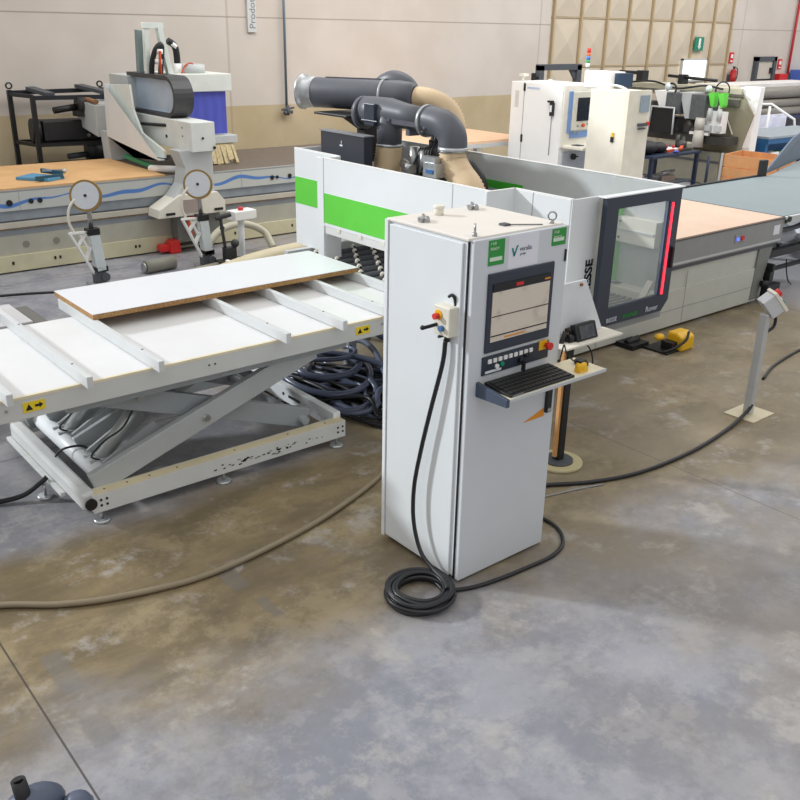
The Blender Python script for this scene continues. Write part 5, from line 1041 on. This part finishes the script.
# wooden crate
ct = thing('wooden_crate', (15.7, 8.7, 0), 'orange pine crate with two plank rows standing beyond the conveyor', 'crate')
p0 = V((15.0, 9.1, 0)); ux = V((.05, -1.05, 0)); uy = V((.85, .15, 0))
def slab(o_, u, w_, th, z0, z1): return [o_+V((0,0,z0)), o_+u+V((0,0,z0)), o_+u+w_*th+V((0,0,z0)), o_+w_*th+V((0,0,z0)), o_+V((0,0,z1)), o_+u+V((0,0,z1)), o_+u+w_*th+V((0,0,z1)), o_+w_*th+V((0,0,z1))]
for z0, z1 in ((.12, .30), (.32, .48), (.50, .70)):
    m_ = MB(); m_.hexa(slab(p0, ux, uy, .03, z0, z1)); m_.hexa(slab(p0+uy*.97, ux, uy, .03, z0, z1)); m_.hexa(slab(p0, uy, ux, .03, z0, z1)); m_.hexa(slab(p0+ux*.97, uy, ux, .03, z0, z1))
    part('plank_row', m_, CRATEW, ct)
part('crate_floor', MB().hexa(slab(p0, ux, uy, 1, .1, .12)), CRATEW, ct); part('corner_post', MB().hexa(slab(p0-ux*.03, ux*.04, uy*-1, .03, 0, .72)), LGREY, ct); part('skid', MB().hexa(slab(p0, ux*.15, uy, 1, 0, .1)).hexa(slab(p0+ux*.8, ux*.15, uy, 1, 0, .1)), CRATEW, ct)
# blue bench
bb = thing('blue_workbench', (18.2, 10.1, 0), 'bright blue steel bench with grey top beyond the wooden crate', 'workbench')
part('bench_top', B(17.3, 20.2, 9.55, 10.6, .78, .82), mat('bench_grey_top', (150, 160, 168), .5), bb)
part('bench_body', B(17.35, 20.1, 9.95, 10.55, .2, .78).box(17.3, 17.4, 9.6, 10.58, .02, .78).box(19.9, 20.1, 9.6, 10.5, .02, .78), BLUEB, bb)
part('front_frame', B(17.3, 20.1, 9.56, 9.6, .68, .78).box(18.4, 18.46, 9.56, 9.6, .02, .7).box(17.3, 20.1, 9.56, 9.6, .2, .26), BLUEB, bb)
part('left_rack', B(17.28, 17.3, 9.75, 10.4, .3, .7), mat('bench_panel_blue', (30, 78, 122), .5), bb)
tag(part('bench_clutter', B(17.24, 17.28, 10.2, 10.38, .3, .48).box(17.6, 17.9, 9.62, 9.8, .4, .5).box(18.6, 18.9, 9.62, 9.8, .3, .5), BRIGHT), 'white papers and boxes inside the blue bench', 'clutter')
tag(part('green_canister', C((18.1, 9.75, .26), (18.1, 9.75, .5), .09, n=16).cyl((17.27, 9.9, .3), (17.27, 9.9, .55), .05, n=12), mat('canister_green', (60, 150, 70), .5)), 'green canisters inside the blue bench', 'canister')
t = thing('white_tube_trolley', (20.2, 11.3, 0), 'white tubular trolley in front of the far right machine', 'trolley')
part('tube_frame', MB().tube([(19.7, 11.6, 0), (19.7, 11.6, 1.22), (20.3, 11.3, 1.22), (20.7, 10.9, .9), (20.9, 10.8, 0)], .03, 8).tube([(19.9, 11.1, 0), (19.9, 11.1, 1.2)], .03, 8), BRIGHT, t)
part('side_panels', B(19.75, 20.9, 11.2, 11.25, .1, 1.0).box(20.3, 20.32, 10.9, 11.2, .1, .95), mat('panel_lilac_white', (228, 230, 244), .5), t)
t = thing('roller_machine', (21.5, 11.6, 0), 'far right machine with stacked grey rollers and white hood', 'machine')
part('hood', B(19.6, 23.5, 11.35, 12.1, 1.3, 1.62), mat('hood_white', (226, 224, 222), .5), t, .01); part('side_cheek', B(19.35, 19.6, 11.2, 12.2, .02, 1.62), CREAMW, t, .01)
rp = MB()
for (z, r) in ((1.42, .13), (1.18, .1), (.98, .11)): rp.cyl((19.7, 11.2, z), (23.5, 11.2, z), r, n=18)
part('rollers', rp, mat('roller_grey', (132, 128, 120), .4), t)
part('roller_ends', C((19.62, 11.2, 1.42), (19.7, 11.2, 1.42), .15).box(20.3, 23.4, 11.1, 11.3, .8, .88), mat('roller_end_navy', (44, 46, 86), .4), t); part('lower_body', B(20.0, 23.5, 11.3, 12.1, .02, 1.3), mat('lower_body_dark', (78, 78, 84), .5, var=.3, scale=6), t)
part('front_plates', B(20.6, 20.95, 11.26, 11.3, .3, .7).box(21.3, 21.6, 11.26, 11.3, .3, .8), mat('plate_lilac', (220, 224, 242), .5), t)

for nm in ('roller_machine',): bpy.data.objects[nm].location.y += .55
rk.location += V((.1, .3, 0)); rk.scale.z = .955
for nm in ('spindle_motor', 'drive_motor', 'lower_motor'): bpy.data.objects[nm].location += V((.1, .3, -.05))
# ================================================================ LIGHT, SKY, CAMERA
w = bpy.data.worlds.new('World'); scene.world = w; w.use_nodes = True
nt = w.node_tree; bg = nt.nodes['Background']
tc = nt.nodes.new('ShaderNodeTexCoord'); sp = nt.nodes.new('ShaderNodeSeparateXYZ'); nt.links.new(tc.outputs['Generated'], sp.inputs[0])
cr = nt.nodes.new('ShaderNodeValToRGB'); mr = nt.nodes.new('ShaderNodeMapRange'); mr.inputs[1].default_value = -1; mr.inputs[2].default_value = 1
nt.links.new(sp.outputs[2], mr.inputs[0]); nt.links.new(mr.outputs[0], cr.inputs['Fac'])
cr.color_ramp.elements[0].position = .5; cr.color_ramp.elements[0].color = (.50, .50, .52, 1)
cr.color_ramp.elements[1].position = 1.0; cr.color_ramp.elements[1].color = (1.5, 1.47, 1.42, 1)
nt.links.new(cr.outputs['Color'], bg.inputs['Color']); bg.inputs['Strength'].default_value = .76
s_ = bpy.data.lights.new('window_daylight', 'SUN'); s_.energy = 2.6; s_.angle = math.radians(4.5); s_.color = (.93, .97, 1.0)
so = bpy.data.objects.new('window_daylight', s_); COL.objects.link(so)
so.rotation_euler = V((-.34, .46, .25)).to_track_quat('Z', 'Y').to_euler(); so.location = (-4, 10, 8)
def area(name, loc, target, sx, sy, power, col=(1, 1, 1)):
    a = bpy.data.lights.new(name, 'AREA'); a.shape = 'RECTANGLE'; a.size = sx; a.size_y = sy; a.energy = power; a.color = col
    o = bpy.data.objects.new(name, a); COL.objects.link(o); o.location = loc
    o.rotation_euler = (V(loc)-V(target)).to_track_quat('Z', 'Y').to_euler(); return o
area('added_fill_rear', (8, 8.5, 7.5), (9, 13.5, 1.0), 16, 2, 190, (1, .98, .95))  # added area lamp that brightens the back wall
area('added_fill_middle', (7.5, 9.0, 6.0), (12, 10.3, 1.0), 3, 2, 160, (1, .99, .98))  # added area lamp that brightens the white background cabinet
area('added_fill_far', (19, 7.0, 7.5), (19, 12.5, .5), 14, 3, 520, (1, .98, .96))  # added area lamp that lifts the gate and right background

cam = bpy.data.cameras.new('camera'); co = bpy.data.objects.new('camera', cam); COL.objects.link(co); scene.camera = co
yaw, pit, rol, fpx = .876358441, .393594264, .0200624067, 898.837061
F_ = V((math.cos(yaw)*math.cos(pit), math.sin(yaw)*math.cos(pit), -math.sin(pit))); Rr = V((math.sin(yaw), -math.cos(yaw), 0)); Uu = Rr.cross(F_)
c, s = math.cos(rol), math.sin(rol); R2 = Rr*c+Uu*s; U2 = Rr*-s+Uu*c
co.matrix_world = Matrix(((R2.x, U2.x, -F_.x, 0), (R2.y, U2.y, -F_.y, 0), (R2.z, U2.z, -F_.z, 2.7), (0, 0, 0, 1)))
cam.sensor_width = 36; cam.lens = 36*fpx/800; cam.clip_start = .05; cam.clip_end = 200
vs_ = scene.view_settings; vs_.view_transform = 'Standard'; vs_.look = 'None'; vs_.exposure = 0; vs_.gamma = 1; vs_.use_curve_mapping = False
